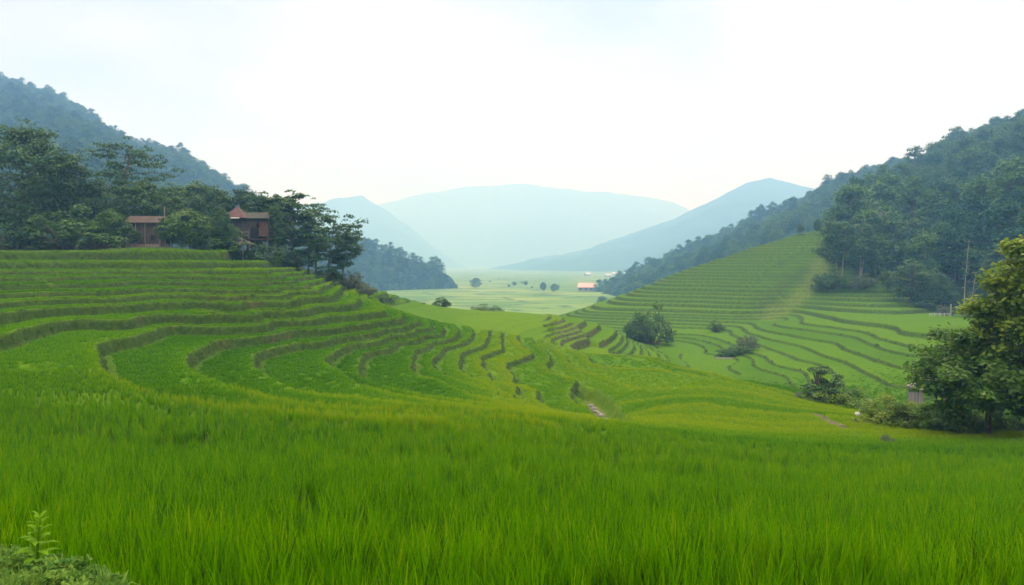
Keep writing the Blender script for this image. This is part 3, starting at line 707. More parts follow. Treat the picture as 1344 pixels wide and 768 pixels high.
# wood round the houses on the left hill
T_('broad', 30, 109, 142, 'tallest dark broadleaf tree, a dense mass above the left terraces', 'broadleaf_tree', rz=.4)
T_('broad2', 92, 113, 184, 'dark rounded tree leaning on the right flank of the tallest tree', 'broadleaf_tree', rz=2.1, sxy=.9)
T_('layer', 164, 122, 174, 'tall tree with flat layered crown rising above the plank hut', 'layered_tree', rz=1.0)
T_('broad3', 188, 116, 226, 'olive green spreading tree directly above the plank hut roof', 'broadleaf_tree', rz=2.7)
T_('round', 250, 105.5, 268, 'bright round tree between the plank hut and the red roofed stilt house', 'round_tree', rz=.2)
T_('round', 146, 106, 269, 'small fresh green tree just left of the plank hut', 'round_tree', rz=2.2, sxy=.85)
for i, (px, d, top, k, rz) in enumerate([(222, 130, 232, 'broad2', .3), (256, 136, 229, 'broad3', 1.4), (290, 134, 236, 'broad2', 2.2), (326, 134, 238, 'broad2', 3.6), (352, 140, 250, 'broad3', 4.4),
                                        (125, 132, 236, 'broad2', 5.1), (62, 128, 225, 'broad3', .9)]):
    T_(k, px, d, top, 'dark tree in the row behind the houses on the left hill', 'broadleaf_tree', rz=rz, group='dark trees in a row behind the houses')
T_('slim', 384, 120, 244, 'tall tree with tufted top at the right of the stilt house', 'slender_tree', rz=1.2, sxy=1.25)
T_('open', 428, 117, 270, 'open crowned tree with bare trunks at the right end of the left wood', 'open_tree', rz=.6)
T_('open', 404, 119, 292, 'shorter dark tree filling the gap between tufted and open crowned trees', 'open_tree', rz=2.6, sxy=1.05)
T_('slim', 361, 113.5, 262, 'thin pale trunked tree standing in front of the orange wall panel', 'slender_tree', rz=3.0, sxy=.55)
B_('bushd', 18, 104, 284, 'dark leafy shrub at the far left end of the top terrace', 'shrub', 'shrub')
B_('bush', 90, 105, 268, 'tall bushy shrub between the far left shrub and the plank hut', 'shrub', 'shrub', rz=1)
B_('bushl', 128, 103.5, 296, 'low bright shrub below the small fresh green tree', 'shrub', 'shrub', rz=2, sz=.6)
B_('bushd', 430, 116, 345, 'dark undergrowth bush at the foot of the open crowned tree', 'shrub', 'shrub', rz=.5)
B_('bushd', 385, 117, 322, 'dark undergrowth bush beside the stilt house', 'shrub', 'shrub', rz=2.5)
B_('bushg', 462, 119, 353, 'greyish green bush at the lower edge of the left wood', 'bush', rz=1.1)
B_('bushd', 503, 121, 387, 'small dark bush at the tip of the left spur', 'bush', rz=1.9, sz=.7)
B_('bushg', 480, 121, 370, 'pale grey bush just above the small dark spur bush', 'bush', rz=2.9)
T_('broad2', 292, 107.5, 262, 'dark leafy tree overhanging the left half of the stilt house roof', 'broadleaf_tree', rz=3.3, sxy=.62)
T_('slim', 344, 119, 246, 'slender dark tree rising behind the orange wall panel', 'slender_tree', rz=4.1, sxy=1.3)
T_('layer', 415, 123, 256, 'flat topped tree between the tufted tree and the open crowned tree', 'layered_tree', rz=5.2, sxy=.7)
T_('open', 447, 118.5, 288, 'low spreading tree at the very end of the left wood', 'open_tree', rz=1.7, sxy=.85)
T_('small', 216, 105, 286, 'thin young tree in front of the right corner of the plank hut', 'young_tree', rz=.7, sxy=.8)
T_('small', 178, 105.5, 297, 'thin young tree in front of the left corner of the plank hut', 'young_tree', rz=1.9, sxy=.8)
B_('bush', 283, 107, 300, 'shrub left of the pale saplings under the stilt house', 'shrub', 'shrub', rz=.7)
B_('bushd', 345, 110.5, 318, 'dark shrub under the floor of the stilt house', 'shrub', 'shrub', rz=1.7, sz=.8)
T_('broad3', 226, 107, 276, 'dark leafy tree overhanging the right end of the plank hut roof', 'broadleaf_tree', rz=.9, sxy=.62)
T_('round', 301, 110, 290, 'rounded tree hiding the left side of the stilt house', 'round_tree', rz=3.9, sxy=.7)
# stems of the sapling in front of the stilt house
def sapling(loc, Ht, label, lean, seed):
    r = np.random.default_rng(seed); T = MB(); cl = []
    top = np.array([lean, 0, Ht]); T.tube([(0, 0, -.1), (lean * .3, 0, Ht * .5), top], [.11, .09, .05], 6)
    for i in range(9):
        a = i * 2.4; L = r.uniform(1.0, 1.9); q = np.linspace(0, 1, 5)
        lp = top + np.stack([cos(a) * L * q, sin(a) * L * q, .5 * L * q - .75 * L * q * q], -1); T.tube(lp, .05 * (1 - .8 * q), 4)
        for s in (.5, .75, 1): cl.append((*(top + (lp[-1] - top) * s), .42))
    V, F = leaf_cloud(cl, 24, .34, r, .5)
    root = bpy.data.objects.new('sapling', None); COL.objects.link(root); root.location = loc; tag(root, label, 'sapling')
    link('trunk', T.mesh('trunk', M_PALEBARK), root); link('crown', mesh_np('crown', V, F, M_LEAF_GREY), root)
sapling(at(303, 109), 3.4, 'pale leaning sapling under the red roof, left of its twin', .5, 1)
sapling(at(319, 108.5), 2.9, 'pale upright sapling with drooping fronds under the stilt house', .1, 2)

# bushes along the rim of the central field and in the valley
B_('bushd', 580, 152, 388, 'dark round bush on the rim of the central field', 'bush', rz=.3, sz=1.1)
B_('bushd', 556, 150, 397, 'small bush just left of the dark round rim bush', 'bush', rz=1.3, sz=.8)
B_('bush', 637, 155, 399, 'low ragged bush on the rim near the valley paddies', 'bush', rz=2.3, sz=.5)
B_('bushd', 710, 158, 411, 'lone small dark bush at the right end of the rim', 'bush', rz=3.3, sz=.8)
vt = [(624, 900, 357, 'broad3'), (643, 940, 359, 'broad2'), (655, 900, 361, 'broad3'), (668, 930, 362, 'broad2'), (685, 880, 362, 'broad3'), (600, 860, 372, 'broad2'), (698, 905, 366, 'broad3'), (612, 1000, 362, 'broad3'), (634, 820, 366, 'broad2'), (675, 990, 362, 'broad3'), (662, 1050, 361, 'broad2'), (745, 900, 370, 'broad3'), (690, 1000, 363, 'broad2')]
for i, (px, d, top, k) in enumerate(vt):
    T_(k, px, d * (1 + .25 * (i % 3)), top + [6, 9, 4, 11, 7, 4, 9, 6, 4, 7, 5, 3, 5][i], 'small hazy tree scattered across the far valley paddies', 'valley_tree', rz=i * 1.1, group='hazy trees across the valley paddies', sxy=1.3)
T_('broad2', 713, 800, 369, 'hazy tree left of a darker one in the middle of the paddies', 'valley_tree', rz=.5)
T_('broad3', 728, 780, 371, 'darker hazy tree nearest to the reddish roofed farmhouse', 'valley_tree', rz=1.5, sxy=1.3)
T_('round', 791, 520, 387, 'small round tree where the terraced hill meets the valley', 'valley_tree', rz=1.0)
# bench
B_('bush', 856, 150, 397, 'large bushy clump in front of the right terraced hill', 'bush', rz=.4, sx=.55)
B_('bushd', 838, 152, 405, 'darker left half of the clump below the terraced hill', 'bush', rz=2.4, sx=.5)
B_('bushl', 941, 168, 419, 'small pale shrub alone at the foot of the terraced hill', 'shrub', 'shrub', rz=1.4)
B_('bushg', 984, 134, 437, 'grey green shrub growing in the ditch across the bench', 'shrub', 'shrub', rz=.4)
B_('bush', 972, 131, 450, 'low shrub in the ditch beside the dark hedge', 'shrub', 'shrub', rz=1.4, sz=.8)
# right wood edge
T_('tallpale', 1103, 214, 279, 'tall two stemmed tree with pale trunks at the edge of the terraces', 'tall_tree', rz=.3)
T_('tallpale', 1128, 220, 285, 'tall dark tree just right of the pale trunked tree', 'tall_tree', rz=1.9)
T_('broad2', 1072, 252, 285, 'small lone tree on the crest of the terraced hill', 'crest_tree', rz=.3, sxy=.7)
T_('small', 1050, 258, 293, 'hazy sapling left of the lone crest tree', 'crest_tree', rz=1.3)
T_('bare', 1160, 246, 262, 'thin crowned tree with long bare pale trunks', 'bare_tree', rz=.8, loc=on_hill(G_R1, 1160, 352))
T_('broad3', 1196, 193, 338, 'light rounded tree at the lower front of the right wood', 'broadleaf_tree', rz=.9, sxy=1.15)
T_('broad2', 1236, 187, 352, 'dark rounded tree right of the light one in the wood edge', 'broadleaf_tree', rz=2.0, sxy=.9)
T_('dome', 1290, 250, 262, 'broad domed tree standing out of the right wood', 'domed_tree', rz=.5, loc=on_hill(G_R1, 1290, 350))
T_('dome', 1205, 250, 280, 'wide dark crown on the slope above the light rounded tree', 'domed_tree', rz=2.5, loc=on_hill(G_R1, 1210, 345))
T_('broad2', 1285, 180, 372, 'dark tree behind the utility pole', 'broadleaf_tree', rz=4.0)
T_('broad3', 1165, 207, 352, 'grey green tree at the wood edge between pale trunks and light tree', 'broadleaf_tree', rz=5.0, sxy=.8)
B_('bush', 1090, 210, 352, 'bush at the foot of the pale trunked tree', 'bush', rz=.9)
B_('bushg', 1132, 208, 355, 'grey bush at the foot of the tall dark tree', 'bush', rz=1.9)
B_('bushd', 1215, 186, 392, 'low dark bush at the bottom corner of the right wood', 'bush', rz=2.9, sz=.7)
B_('bushg', 1240, 176, 398, 'pale feathery bush beside the utility pole', 'bush', rz=3.9)
B_('bush', 1275, 170, 398, 'green bush just right of the utility pole', 'bush', rz=4.9, sz=.8)
for i, (px, py, top, k) in enumerate([(1330, 330, 255, 'dome'), (1245, 300, 240, 'dome'), (1180, 300, 258, 'dome'), (1310, 385, 320, 'broad2'), (1255, 375, 318, 'broad2'), (1340, 390, 330, 'broad3'), (1150, 320, 285, 'broad2'), (1228, 350, 300, 'broad3')]):
    T_(k, 0, 0, top, 'dark tree within the dense right hand wood', 'wood_tree', rz=i * 1.3, group='dark trees within the right hand wood', loc=on_hill(G_R1, px, py))
def bamboo(loc, Ht, label, seed):
    r = np.random.default_rng(seed); T = MB(); q = np.linspace(0, 1, 9)
    T.tube(np.stack([.9 * q ** 2, 0 * q, Ht * q], -1), .12 * (1 - .6 * q), 6); cl = [(.9 * t * t + r.normal(0, .5), r.normal(0, .5), Ht * t, .5) for t in r.uniform(.35, 1, 22)]
    V, F = leaf_cloud(cl, 22, .42, r, .7, aspect=.25)
    root = bpy.data.objects.new('bamboo', None); COL.objects.link(root); root.location = loc; tag(root, label, 'bamboo')
    link('stem', T.mesh('stem', M_PALEBARK), root); link('foliage', mesh_np('foliage', V, F, M_LEAF_GREY), root)
bamboo(at(1266, 172), 17.5, 'tall thin pale bamboo stem standing before the right wood', 1)
bamboo(at(1276, 172), 10, 'shorter bamboo stem right of the tall thin one', 2)

# near right: tree, bushes, shed
proto('near', seed=51, Ht=6.0, R=3.9, base=.22, nl=26, ncl=6, per=64, leaf=.24, mleaf=M_LEAF_NEAR, mbark=M_BARK, trunk=.018, shape='round', clr=.21, stems=3, aspect=.6, flat=.85, fill=80)
proto('near2', seed=52, Ht=11.6, R=3.7, base=.16, nl=30, ncl=6, per=66, leaf=.25, mleaf=M_LEAF_NEAR, mbark=M_BARK, trunk=.013, shape='cone', clr=.23, stems=2, aspect=.6, flat=.85, fill=90)
put_tree(PROTO['near'], at(1304, 38.5, .1), 'many stemmed leafy tree spreading left over the grey slatted shed', 'spreading_tree', rz=2.0, sxy=1.05)
put_tree(PROTO['near2'], at(1362, 38.0, .1), 'taller leafy tree cut by the right edge, yellow green at the top', 'tall_leafy_tree', rz=.4)
B_('ncol', 1083, 62, 470, 'upright dense shrub on the edge of the sloping field', 'shrub', 'shrub', rz=.3, sx=1.35)
B_('nbush', 1108, 60, 505, 'rounded shrub just right of the upright dense shrub', 'shrub', 'shrub', rz=1.1, sx=1.25)
B_('npale', 1053, 62, 512, 'small whitish plant left of the upright dense shrub', 'plant', 'plant', rz=.6)
B_('nbush', 1176, 45, 515, 'wide low bush in front of the grey slatted shed', 'bush', rz=2.4, sz=.9)
B_('nbush', 1205, 43.5, 522, 'bush touching the left side of the shed post', 'bush', rz=4.0, sz=.9)
B_('nlight', 1232, 42, 524, 'yellow green plant at the foot of the shed post', 'plant', 'plant', rz=.5)
B_('nlight', 1228, 41, 545, 'low yellow green plant at the rice edge below the shed', 'plant', 'plant', rz=1.8)
B_('nbush', 1265, 40.5, 540, 'undergrowth bush between the shed post and the tree stems', 'bush', rz=5.0, sz=.8)
B_('nbush', 1290, 42, 528, 'dark undergrowth behind the stems of the spreading tree', 'bush', rz=.2)
B_('nbush', 1330, 41.5, 532, 'undergrowth between the stems of the two right hand trees', 'bush', rz=1.2)
B_('nlight', 1126, 45, 546, 'small dark leaved plant at the left end of the wide low bush', 'plant', 'plant', rz=2.8)
B_('npale', 1134, 46, 552, 'tiny grey plant between the dirt path and the wide low bush', 'plant', 'plant', rz=2.2)
B_('npale', 1168, 29, 581, 'small white flowering tuft poking out of the foreground rice', 'flower', 'flower', dz=.55)
for px, d, top, key, lb in [(742, 74, 482, 'npale', 'small weedy shrub at the left of the step above the ditch'), (765, 76, 484, 'nlight', 'dark little shrub in the middle of the step above the ditch'),
                            (795, 77, 484, 'nlight', 'spiky little shrub right of the middle one on the step'), (820, 78, 485, 'nbush', 'rounded little shrub at the right end of the step')]:
    B_(key, px, d, top, lb, 'shrub', 'shrub', rz=px * .1)

# ------------------------------------------------------------------ houses and huts
def mat_wood(name, a, b, sx=1.0):
    m, nt = new_mat(name); tc = N(nt, 'ShaderNodeTexCoord').outputs['Object']
    mp = N(nt, 'ShaderNodeMapping'); mp.inputs['Scale'].default_value = (5 * sx, 5 * sx, .5); nt.links.new(tc, mp.inputs[0])
    f = noise(nt, 2, 5, mp.outputs[0]); finish(nt, ramp(nt, f, [(.3, a), (.7, b)]), .9, bump=f, bstr=.5, spec=.1); return m
M_PLANK = mat_wood('weathered_plank', (.045, .041, .038), (.125, .108, .098)); M_DARKWOOD = mat_wood('dark_plank', (.03, .025, .022), (.085, .065, .05))
M_GREYWOOD = mat_wood('grey_plank', (.13, .13, .135), (.30, .30, .31)); M_ORANGE = mat_wood('orange_plank', (.085, .05, .036), (.15, .085, .055))
M_POST = mat_wood('post_wood', (.16, .14, .12), (.32, .29, .25)); M_GREENWALL = mat_wood('mossy_wall', (.045, .065, .03), (.09, .115, .055))
def mat_plain(name, c, rough=.8, var=.25):
    m, nt = new_mat(name); f = noise(nt, 1.5, 4); finish(nt, ramp(nt, f, [(.3, tuple(x * (1 - var) for x in c)), (.7, tuple(min(1, x * (1 + var)) for x in c))]), rough, spec=.2); return m
M_REDROOF = mat_plain('red_tile', (.10, .055, .050)); M_BROWNROOF = mat_plain('brown_roof', (.055, .042, .036)); M_DARKROOF = mat_plain('dark_thatch', (.030, .035, .028)); M_PINKROOF = mat_plain('pink_roof', (.62, .36, .31), var=.08); M_WHITE = mat_plain('white_paint', (.8, .8, .8), var=.05)
M_DARK = mat_plain('dark_opening', (.012, .012, .012)); M_TANWALL = mat_plain('tan_wall', (.28, .24, .22)); M_GREYROOF = mat_plain('grey_roof', (.42, .42, .43), var=.1); M_STONE = mat_plain('stone', (.19, .185, .17)); M_CONC = mat_plain('concrete', (.30, .30, .28), var=.1)

def roof_prism(mb, x0, x1, y0, y1, z0, h, th=.12):
    """gable roof, ridge along x, two slabs"""
    ym = (y0 + y1) / 2
    for ya, sgn in ((y0, 1), (y1, -1)):
        v = [(x0, ya, z0), (x1, ya, z0), (x1, ym, z0 + h), (x0, ym, z0 + h)]; v2 = [(a, b, c + th) for a, b, c in v]
        mb.add(v + v2, [(0, 1, 2, 3), (7, 6, 5, 4), (0, 4, 5, 1), (1, 5, 6, 2), (2, 6, 7, 3), (3, 7, 4, 0)])
def plank_wall(mb, x0, x1, y, z0, z1, n, seed, th=.06):
    r = np.random.default_rng(seed); xs = np.linspace(x0, x1, n + 1)
    for a, b in zip(xs[:-1], xs[1:]): dy = r.uniform(-.02, .03); mb.box(a + .008, b - .008, y + dy, y + th + dy, z0 + r.uniform(0, .05), z1 - r.uniform(0, .06))

# plank hut
hx, hy, hz = at(195, 108.5); hz -= .15
hut = bpy.data.objects.new('wooden_hut', None); COL.objects.link(hut); hut.location = (hx, hy, hz); tag(hut, 'weathered vertical plank hut with brown roof behind the top terrace', 'hut')
b = MB(); plank_wall(b, -2.2, 2.3, -1.5, .1, 3.6, 18, 4)
b.box(-2.2, -2.12, -1.43, 1.5, .1, 3.6); b.box(2.22, 2.3, -1.43, 1.5, .1, 3.6); b.box(-2.12, 2.22, 1.42, 1.5, .1, 3.6); b.build('wall', M_PLANK, hut)
b = MB(); roof_prism(b, -2.5, 2.5, -1.9, 1.9, 3.45, 1.0); b.build('roof', M_BROWNROOF, hut)
b = MB(); b.box(-2.15, 2.25, -1.58, -1.53, .0, .55); b.build('skirting_board', M_TANWALL, hut)
b = MB(); b.box(1.15, 1.75, -1.53, -1.45, 1.15, 1.75); wn = b.build('window', M_DARK, hut)
b = MB(); [b.box(*q) for q in ((1.05, 1.15, -1.58, -1.5, 1.05, 1.85), (1.75, 1.85, -1.58, -1.5, 1.05, 1.85), (1.15, 1.75, -1.58, -1.5, 1.75, 1.85), (1.15, 1.75, -1.58, -1.5, 1.05, 1.15))]; b.build('frame', M_DARKWOOD, wn)
for px_ in (-2.35, 2.45):
    b = MB(); b.tube([(px_, -1.6, -.2), (px_, -1.6, 3.7)], .09, 7); b.build('post', M_POST, hut)
b = MB(); [b.box(x, x + .09, -1.57, -1.5, .6, 3.5) for x in (-1.0, .3)]; b.build('batten', M_POST, hut)

# stilt house
sx_, sy_, sz_ = at(327, 114.5); sz_ -= .1
_, s312 = ray(327, 314); fl = float(s312) * sy_ - sz_                      # floor height seen at row 314
st = bpy.data.objects.new('stilt_house', None); COL.objects.link(st); st.location = (sx_, sy_, sz_); tag(st, 'wooden house on stilts with red pointed roof and orange wall panel', 'house')
b = MB(); plank_wall(b, -4.0, 1.9, -2.0, fl, fl + 3.1, 26, 6); b.box(-4.0, -3.92, -1.93, 2.5, fl, fl + 3.1); b.box(3.5, 3.58, -1.93, 2.5, fl, fl + 3.1); b.box(-3.92, 3.5, 2.42, 2.5, fl, fl + 3.1); b.build('wall', M_PLANK, st)
b = MB(); b.box(-4.3, 3.9, -2.3, 2.7, fl - .22, fl - .01); b.build('floor_deck', M_DARKWOOD, st)
b = MB(); plank_wall(b, 2.2, 3.56, -2.0, fl + .3, fl + 2.6, 7, 8); b.build('wall_panel', M_ORANGE, st)
b = MB(); b.box(1.02, 2.14, -2.07, -2.03, fl + .05, fl + 1.7); b.build('doorway', M_DARK, st)
b = MB(); roof_prism(b, -4.5, 3.9, -2.5, 3.0, fl + 2.9, 1.0); rf = b.build('roof', M_DARKROOF, st)
b = MB(); cx, cy_, zz = -1.15, -1.6, fl + 3.05
b.add([(cx - 1.45, cy_ - 1.5, zz), (cx + 1.55, cy_ - 1.5, zz), (cx + 1.55, cy_ + 1.5, zz), (cx - 1.45, cy_ + 1.5, zz), (cx, cy_, zz + 1.7), (cx + .25, cy_, zz + 1.7)], [(3, 2, 1, 0), (0, 1, 5, 4), (1, 2, 5), (2, 3, 4, 5), (3, 0, 4)]); b.build('pointed_roof', M_REDROOF, rf)
b = MB(); b.box(cx - .4, cx + .9, cy_ - 1.56, cy_ - 1.5, zz - .12, zz + .03); b.build('eaves_board', M_WHITE, rf)
b = MB(); [b.box(-4.2, .9, -2.3, -2.26, fl + h, fl + h + .08) for h in (.5, .95)]; [b.box(x, x + .07, -2.35, -2.3, fl, fl + 1.05) for x in np.linspace(-4.2, .8, 6)]; b.build('railing', M_GREYWOOD, st)
b = MB(); b.box(-4.0, -2.0, -1.2, -1.1, 0, fl - .25); b.build('lower_wall', M_GREENWALL, st)
for x in (-4.0, -1.6, .8, 3.4):
    for y in (-2.0, 2.2):
        b = MB(); b.tube([(x, y, -1.0), (x, y, fl - .2)], .11, 7); b.build('stilt', M_POST, st)
# slim pole beside it
b = MB(); b.tube([(0, 0, -.3), (.05, 0, 3), (.02, 0, 5.6)], [.10, .08, .06], 8); tag(b.build('pole', M_POST, None, at(217, 106)), 'slim wooden pole at the right corner of the plank hut', 'pole')

def farmhouse(name, loc, L, D, wh, rh, mr, mw, label, rz=0., win=3):
    h = bpy.data.objects.new(name, None); COL.objects.link(h); h.location = loc; h.rotation_euler = (0, 0, rz); tag(h, label, 'house')
    b = MB(); b.box(-L / 2, L / 2, -D / 2, D / 2, -1, wh)
    for x in (-L / 2, L / 2): b.add([(x, -D / 2, wh), (x, D / 2, wh), (x, 0, wh + rh * .97)], [(0, 1, 2)])
    b.build('wall', mw, h); b = MB(); roof_prism(b, -L / 2 - .8, L / 2 + .8, -D / 2 - 1.2, D / 2 + 1.2, wh - .3, rh + .3, .25); b.build('roof', mr, h)
    for i in range(win):
        x = -L / 2 + L * (i + .5) / win; b = MB(); b.box(x - .06 * L, x + .06 * L, -D / 2 - .06, -D / 2 - .003, wh * .35, wh * .75); b.build('window', M_DARK, h)
farmhouse('farmhouse', at(770, 810), 16.5, 11, 4.2, 4.2, M_PINKROOF, M_TANWALL, 'reddish roofed farmhouse among the valley paddies', -.22)
farmhouse('barn', at(798, 1650), 12, 8, 3, 3, M_GREYROOF, M_TANWALL, 'long pale roofed building in the haze right of the reddish roofed house', .1)
farmhouse('cottage', at(771, 1750), 12, 9, 4, 3.5, M_GREYROOF, M_TANWALL, 'faint grey roofed cottage straight above the reddish roofed house', .3)
farmhouse('cottage', on_hill(G_R2, 861, 366), 6.5, 5, 3.0, 2.4, M_GREYROOF, M_TANWALL, 'faint pale roofed cottage half hidden in the ridge forest', .2)
farmhouse('cottage', at(808, 1900), 15, 8, 3, 3, M_GREYROOF, M_TANWALL, 'tiny pale roof deepest in the valley haze', -.2)

# grey slatted shed under the spreading tree
sh = bpy.data.objects.new('shed', None); COL.objects.link(sh); l = at(1222, 46.5); sh.location = l; tag(sh, 'small grey shed with slatted sloping roof under the spreading tree', 'shed')
hb = height_to(l, 510); ht = height_to(l, 497)
b = MB()
for i in range(9):
    y = -.9 + i * .21; b.add([(-.9, y, hb), (-.9, y + .17, hb), (1.0, y + .17, ht + .15), (1.0, y, ht + .15), (-.9, y, hb + .05), (-.9, y + .17, hb + .05), (1.0, y + .17, ht + .2), (1.0, y, ht + .2)], [(3, 2, 1, 0), (4, 5, 6, 7), (0, 1, 5, 4), (1, 2, 6, 5), (2, 3, 7, 6), (3, 0, 4, 7)])
b.build('slatted_roof', M_GREYWOOD, sh)
for x, y, z1, nm in ((-.8, -.8, hb, 'post'), (-.8, .8, hb, 'post'), (.95, -.85, ht + .12, 'post'), (.95, .8, ht + .12, 'post')):
    b = MB(); b.tube([(x, y, -.6), (x, y, z1)], .07, 7); b.build(nm, M_POST, sh)
b = MB(); [b.box(-.84 + .02 * (i % 2), -.79 + .02 * (i % 2), -.75 + i * .2, -.58 + i * .2, hb - 1.0, hb - .05) for i in range(8)]; b.build('side_boards', M_GREYWOOD, sh)
b = MB(); b.tube([(0, 0, -.5), (0, 0, height_to(at(1244, 43.5), 508))], .085, 8); tag(b.build('post', M_POST, None, at(1244, 43.5)), 'bare wooden post standing right of the grey shed', 'post')
# utility pole and white fence far right
b = MB(); b.tube([(0, 0, -.4), (0, 0, height_to(at(1249, 171), 399))], .12, 8); tag(b.build('utility_pole', M_CONC, None, at(1249, 171)), 'pale utility pole at the foot of the right wood', 'pole')
fx = at(1234, 172); fe = bpy.data.objects.new('fence', None); COL.objects.link(fe); fe.location = fx; tag(fe, 'low pale fence left of the utility pole', 'fence')
b = MB(); [b.box(-2.3, 2.3, -.03, .03, h, h + .10) for h in (.25, .55)]; b.build('rail', M_GREYROOF, fe)
for x in np.linspace(-2.2, 2.2, 5): b = MB(); b.box(x - .07, x + .07, -.12, -.035, -.3, .75); b.build('post', M_GREYROOF, fe)
# hedge on the bench
r = np.random.default_rng(5); hc = [(r.uniform(-1.7, 1.7), r.uniform(-.5, .5), r.uniform(.25, 1.25), .42) for _ in range(46)]
V, F = leaf_cloud(hc, 46, .26, r, .9); hl = at(954, 129); he = bpy.data.objects.new('hedge', None); COL.objects.link(he); he.location = hl; tag(he, 'dark block shaped hedge beside the ditch on the bench', 'hedge')
link('foliage', mesh_np('foliage', V, F, M_LEAF_DARK), he); T = MB(); [T.tube([(x, 0, -.2), (x + .1, 0, .9)], [.06, .03], 5) for x in np.linspace(-1.4, 1.4, 5)]; link('stems', T.mesh('stems', M_BARK), he)
b = MB(); b.box(-2.2, 2.2, -.16, 0, -.3, .22); b.box(-2.2, -2.04, 0, 1.0, -.3, .22); tag(b.build('kerb', M_CONC, None, (hl[0] + .3, hl[1] - 1.0, hl[2])), 'pale low kerb wall in front of the dark hedge', 'wall')
# stones
def stone(loc, s, label, seed, mat=M_STONE, cat='stone', name='stone', group=None):
    r = np.random.default_rng(seed); nu, nv = 10, 7; V = []
    for i in range(nv + 1):
        for j in range(nu):
            a = 2 * pi * j / nu; e = pi * i / nv; q = 1 + .25 * fbm(np.array([cos(a) * sin(e) * 1.3 + seed]), np.array([sin(a) * sin(e) * 1.3 + cos(e)]), seed, 3)[0] * 2
            V.append((s * q * cos(a) * sin(e) * 1.2, s * q * sin(a) * sin(e), s * q * cos(e) * .7))
    F = [(i * nu + j, (i + 1) * nu + j, (i + 1) * nu + (j + 1) % nu, i * nu + (j + 1) % nu) for i in range(nv) for j in range(nu)]
    o = link(name, mesh_np(name, V, np.array(F), mat, False), None, loc); tag(o, label, cat, group)
g0 = [gpt(775, 513), gpt(788, 526), gpt(800, 545)]
for i in range(16):
    f = r.uniform(0, 1.99); k = int(f); f -= k; x = g0[k][0] + (g0[k + 1][0] - g0[k][0]) * f + r.normal(0, .12); y = g0[k][1] + (g0[k + 1][1] - g0[k][1]) * f + r.normal(0, .15)
    stone((x, y, gz(x, y) + .03), r.uniform(.10, .24), 'grey stone lying in the little ditch across the field', 60 + i, group='stones in the ditch')
stone((at(1130, 47)[0], 47, at(1130, 47)[2] + .3), .20, 'small pale boulder between the upright shrub and the wide low bush', 90, M_GREYROOF)

# ------------------------------------------------------------------ verge at the lower left
wd = [clump('verge_weed', 26, .08, .22, .022, .10, .75, 3, M_WEED, 500 + i, 1.1) for i in range(4)]
r = np.random.default_rng(77); n = 4200; y = r.uniform(3.4, 6.6, n); x = r.uniform(-6.5, -1.4, n); k = look(VERGE, x, y) > r.uniform(.3, .8, n); x = x[k]; y = y[k]; n = len(x)
herbs = []
for i in range(3):
    rr = np.random.default_rng(540 + i); cl = [(rr.normal(0, .07), rr.normal(0, .07), rr.uniform(.03, .17), .05) for _ in range(9)]
    V, F = leaf_cloud(cl, 16, .045 + .012 * i, rr, .8, aspect=.45); herbs.append(mesh_np('verge_herb', V, F, M_WEED))
wd = wd[:3] + herbs
scatter('verge_weeds', np.stack([x, y, look(Z, x, y)], -1), np.stack([r.normal(0, .15, n), r.normal(0, .15, n), r.uniform(0, 6.28, n)], -1), np.repeat(r.uniform(.45, .95, n)[:, None], 3, 1), r.choice(6, n, p=[.24, .24, .22, .10, .10, .10]), r.uniform(size=n), wd, 'low leafy weeds on the dirt verge beside the rice')
def blade_plant(loc, nb, L, wid, lean, label, mat, seed, cat='grass tuft', name='grass_tuft', bend=1.0):
    o = link(name, clump(name, nb, L * .7, L, wid, .05, lean, 7, mat, seed, bend), None, loc); tag(o, label, cat)
def spot(px, py_base, d): u, s = ray(px, py_base); x = float(u) * d; return (x, d, gz(x, d))
blade_plant(spot(150, 760, 5.15), 9, .55, .016, .6, 'arching pale grass blades at the foot of the rice near the weeds', M_LEAF_GREY, 601)
blade_plant(spot(255, 768, 4.9), 10, .42, .02, .55, 'tuft of broad pale grass blades in front of the rice', M_LEAF_LIGHT, 602)
blade_plant(spot(310, 768, 4.95), 8, .5, .018, .5, 'bright sprawling grass tuft right of the pale broad bladed one', M_WEED, 603)
def young_plant(loc, Ht, label, seed):
    r = np.random.default_rng(seed); T = MB(); T.tube([(0, 0, -.05), (.01, 0, Ht * .5), (.03, .01, Ht)], [.012, .009, .004], 6); V = []; F = []
    for i in range(26):
        t = .25 + .75 * i / 25; a = i * 2.4; L = .17 * (1.25 - .7 * t) + .02; el = .2 + .9 * t; p = np.array([.03 * t * t, 0, Ht * t]); k = len(V)
        d = np.array([cos(a) * cos(el), sin(a) * cos(el), sin(el)]); sd = np.array([-sin(a), cos(a), 0]) * L * .16
        for q, w_ in ((0, .2), (.35, 1), (.7, .75), (1, .05)): c = p + d * L * q - np.array([0, 0, .5 * L * q * q]); V += [c - sd * w_, c + sd * w_]
        F += [(k + 2 * j, k + 2 * j + 1, k + 2 * j + 3, k + 2 * j + 2) for j in range(3)]
    root = bpy.data.objects.new('young_plant', None); COL.objects.link(root); root.location = loc; tag(root, label, 'plant'); link('stem', T.mesh('stem', M_YOUNG), root); link('leaves', mesh_np('leaves', V, np.array(F), M_YOUNG), root)
young_plant(spot(48, 735, 5.35), .42, 'bright yellow green leafy plant on the verge at lower left', 1)
print('things', round(time.time() - T0, 1))
#@@CAM
cam = bpy.data.cameras.new('camera'); co = bpy.data.objects.new('camera', cam); COL.objects.link(co)
cam.sensor_width = 36; cam.lens = 36 * 1000 / 1344; cam.clip_start = .1; cam.clip_end = 20000
co.rotation_euler = (pi / 2 - PITCH, 0, 0); scene.camera = co

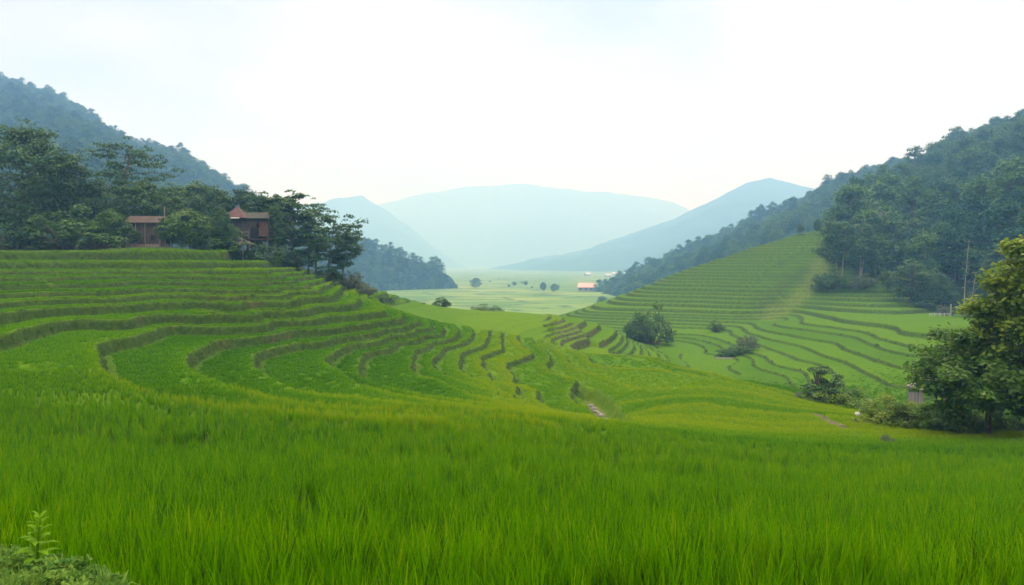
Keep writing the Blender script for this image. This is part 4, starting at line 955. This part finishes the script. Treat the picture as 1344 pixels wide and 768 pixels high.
SUN_EL, SUN_AZ = radians(52), radians(12)        # azimuth from +Y towards +X
w = bpy.data.worlds.new('World'); scene.world = w; w.use_nodes = True; nt = w.node_tree; nt.nodes.clear()
sky = N(nt, 'ShaderNodeTexSky', sky_type='NISHITA', sun_disc=False, sun_elevation=SUN_EL, sun_rotation=SUN_AZ, air_density=1.0, dust_density=2.0)
tc = N(nt, 'ShaderNodeTexCoord').outputs['Generated']
mp = N(nt, 'ShaderNodeMapping'); mp.inputs['Scale'].default_value = (1, 1, 2.6); nt.links.new(tc, mp.inputs[0])
cl = noise(nt, 1.5, 5, mp.outputs[0], .5)
cloud = ramp(nt, cl, [(.36, (.22, .30, .40)), (.48, (.85, .88, .92)), (.60, (1.45, 1.36, 1.28))])
cs = mix(nt, 1.0, cloud, (13.6, 12.2, 10.9), 'MULTIPLY')
sep = N(nt, 'ShaderNodeSeparateXYZ'); nt.links.new(tc, sep.inputs[0])
grad = ramp(nt, sep.outputs[2], [(0, (.275, .275, .275)), (.33, (.305, .305, .305)), (.6, (1.3, 1.3, 1.3)), (1, (2.1, 2.1, 2.1))])
cs = mix(nt, 1.0, cs, grad, 'MULTIPLY')
col = mix(nt, .90, sky.outputs[0], cs)
bg = N(nt, 'ShaderNodeBackground', i_Strength=.1); nt.links.new(col, bg.inputs[0])
nt.links.new(bg.outputs[0], N(nt, 'ShaderNodeOutputWorld').inputs[0])
sl = bpy.data.lights.new('sun', 'SUN'); sl.energy = 1.5; sl.angle = radians(14); sl.color = (1, .96, .90)
so = bpy.data.objects.new('sun', sl); COL.objects.link(so)
so.rotation_euler = (-(pi / 2 - SUN_EL), 0, -SUN_AZ)

HAZE = 0.00068
m = bpy.data.materials.new('haze_air'); m.use_nodes = True; nt = m.node_tree; nt.nodes.clear()
pv_ = N(nt, 'ShaderNodeVolumePrincipled', i_Density=HAZE); pv_.inputs['Color'].default_value = (.185, .425, .82, 1); pv_.inputs['Absorption Color'].default_value = (.85, .70, .74, 1); pv_.inputs['Anisotropy'].default_value = 0.2
nt.links.new(pv_.outputs[0], N(nt, 'ShaderNodeOutputMaterial').inputs['Volume'])
b = MB(); b.box(-9000, 9000, -60, 11500, -45, 930); tag(b.build('haze', m), kind='stuff')

vs = scene.view_settings; vs.view_transform = 'Standard'; vs.look = 'None'; vs.exposure = 0.7; vs.gamma = 1
scene.render.engine = 'CYCLES'; cy = scene.cycles
cy.use_denoising = True
try: cy.denoiser = 'OPENIMAGEDENOISE'; cy.denoising_prefilter = 'ACCURATE'
except Exception: pass
cy.max_bounces = 8; cy.diffuse_bounces = 3; cy.glossy_bounces = 2; cy.transmission_bounces = 3; cy.volume_bounces = 2; cy.transparent_max_bounces = 4
cy.use_adaptive_sampling = True; cy.adaptive_threshold = 0.01
cy.sample_clamp_indirect = 6
print('script', round(time.time() - T0, 1))
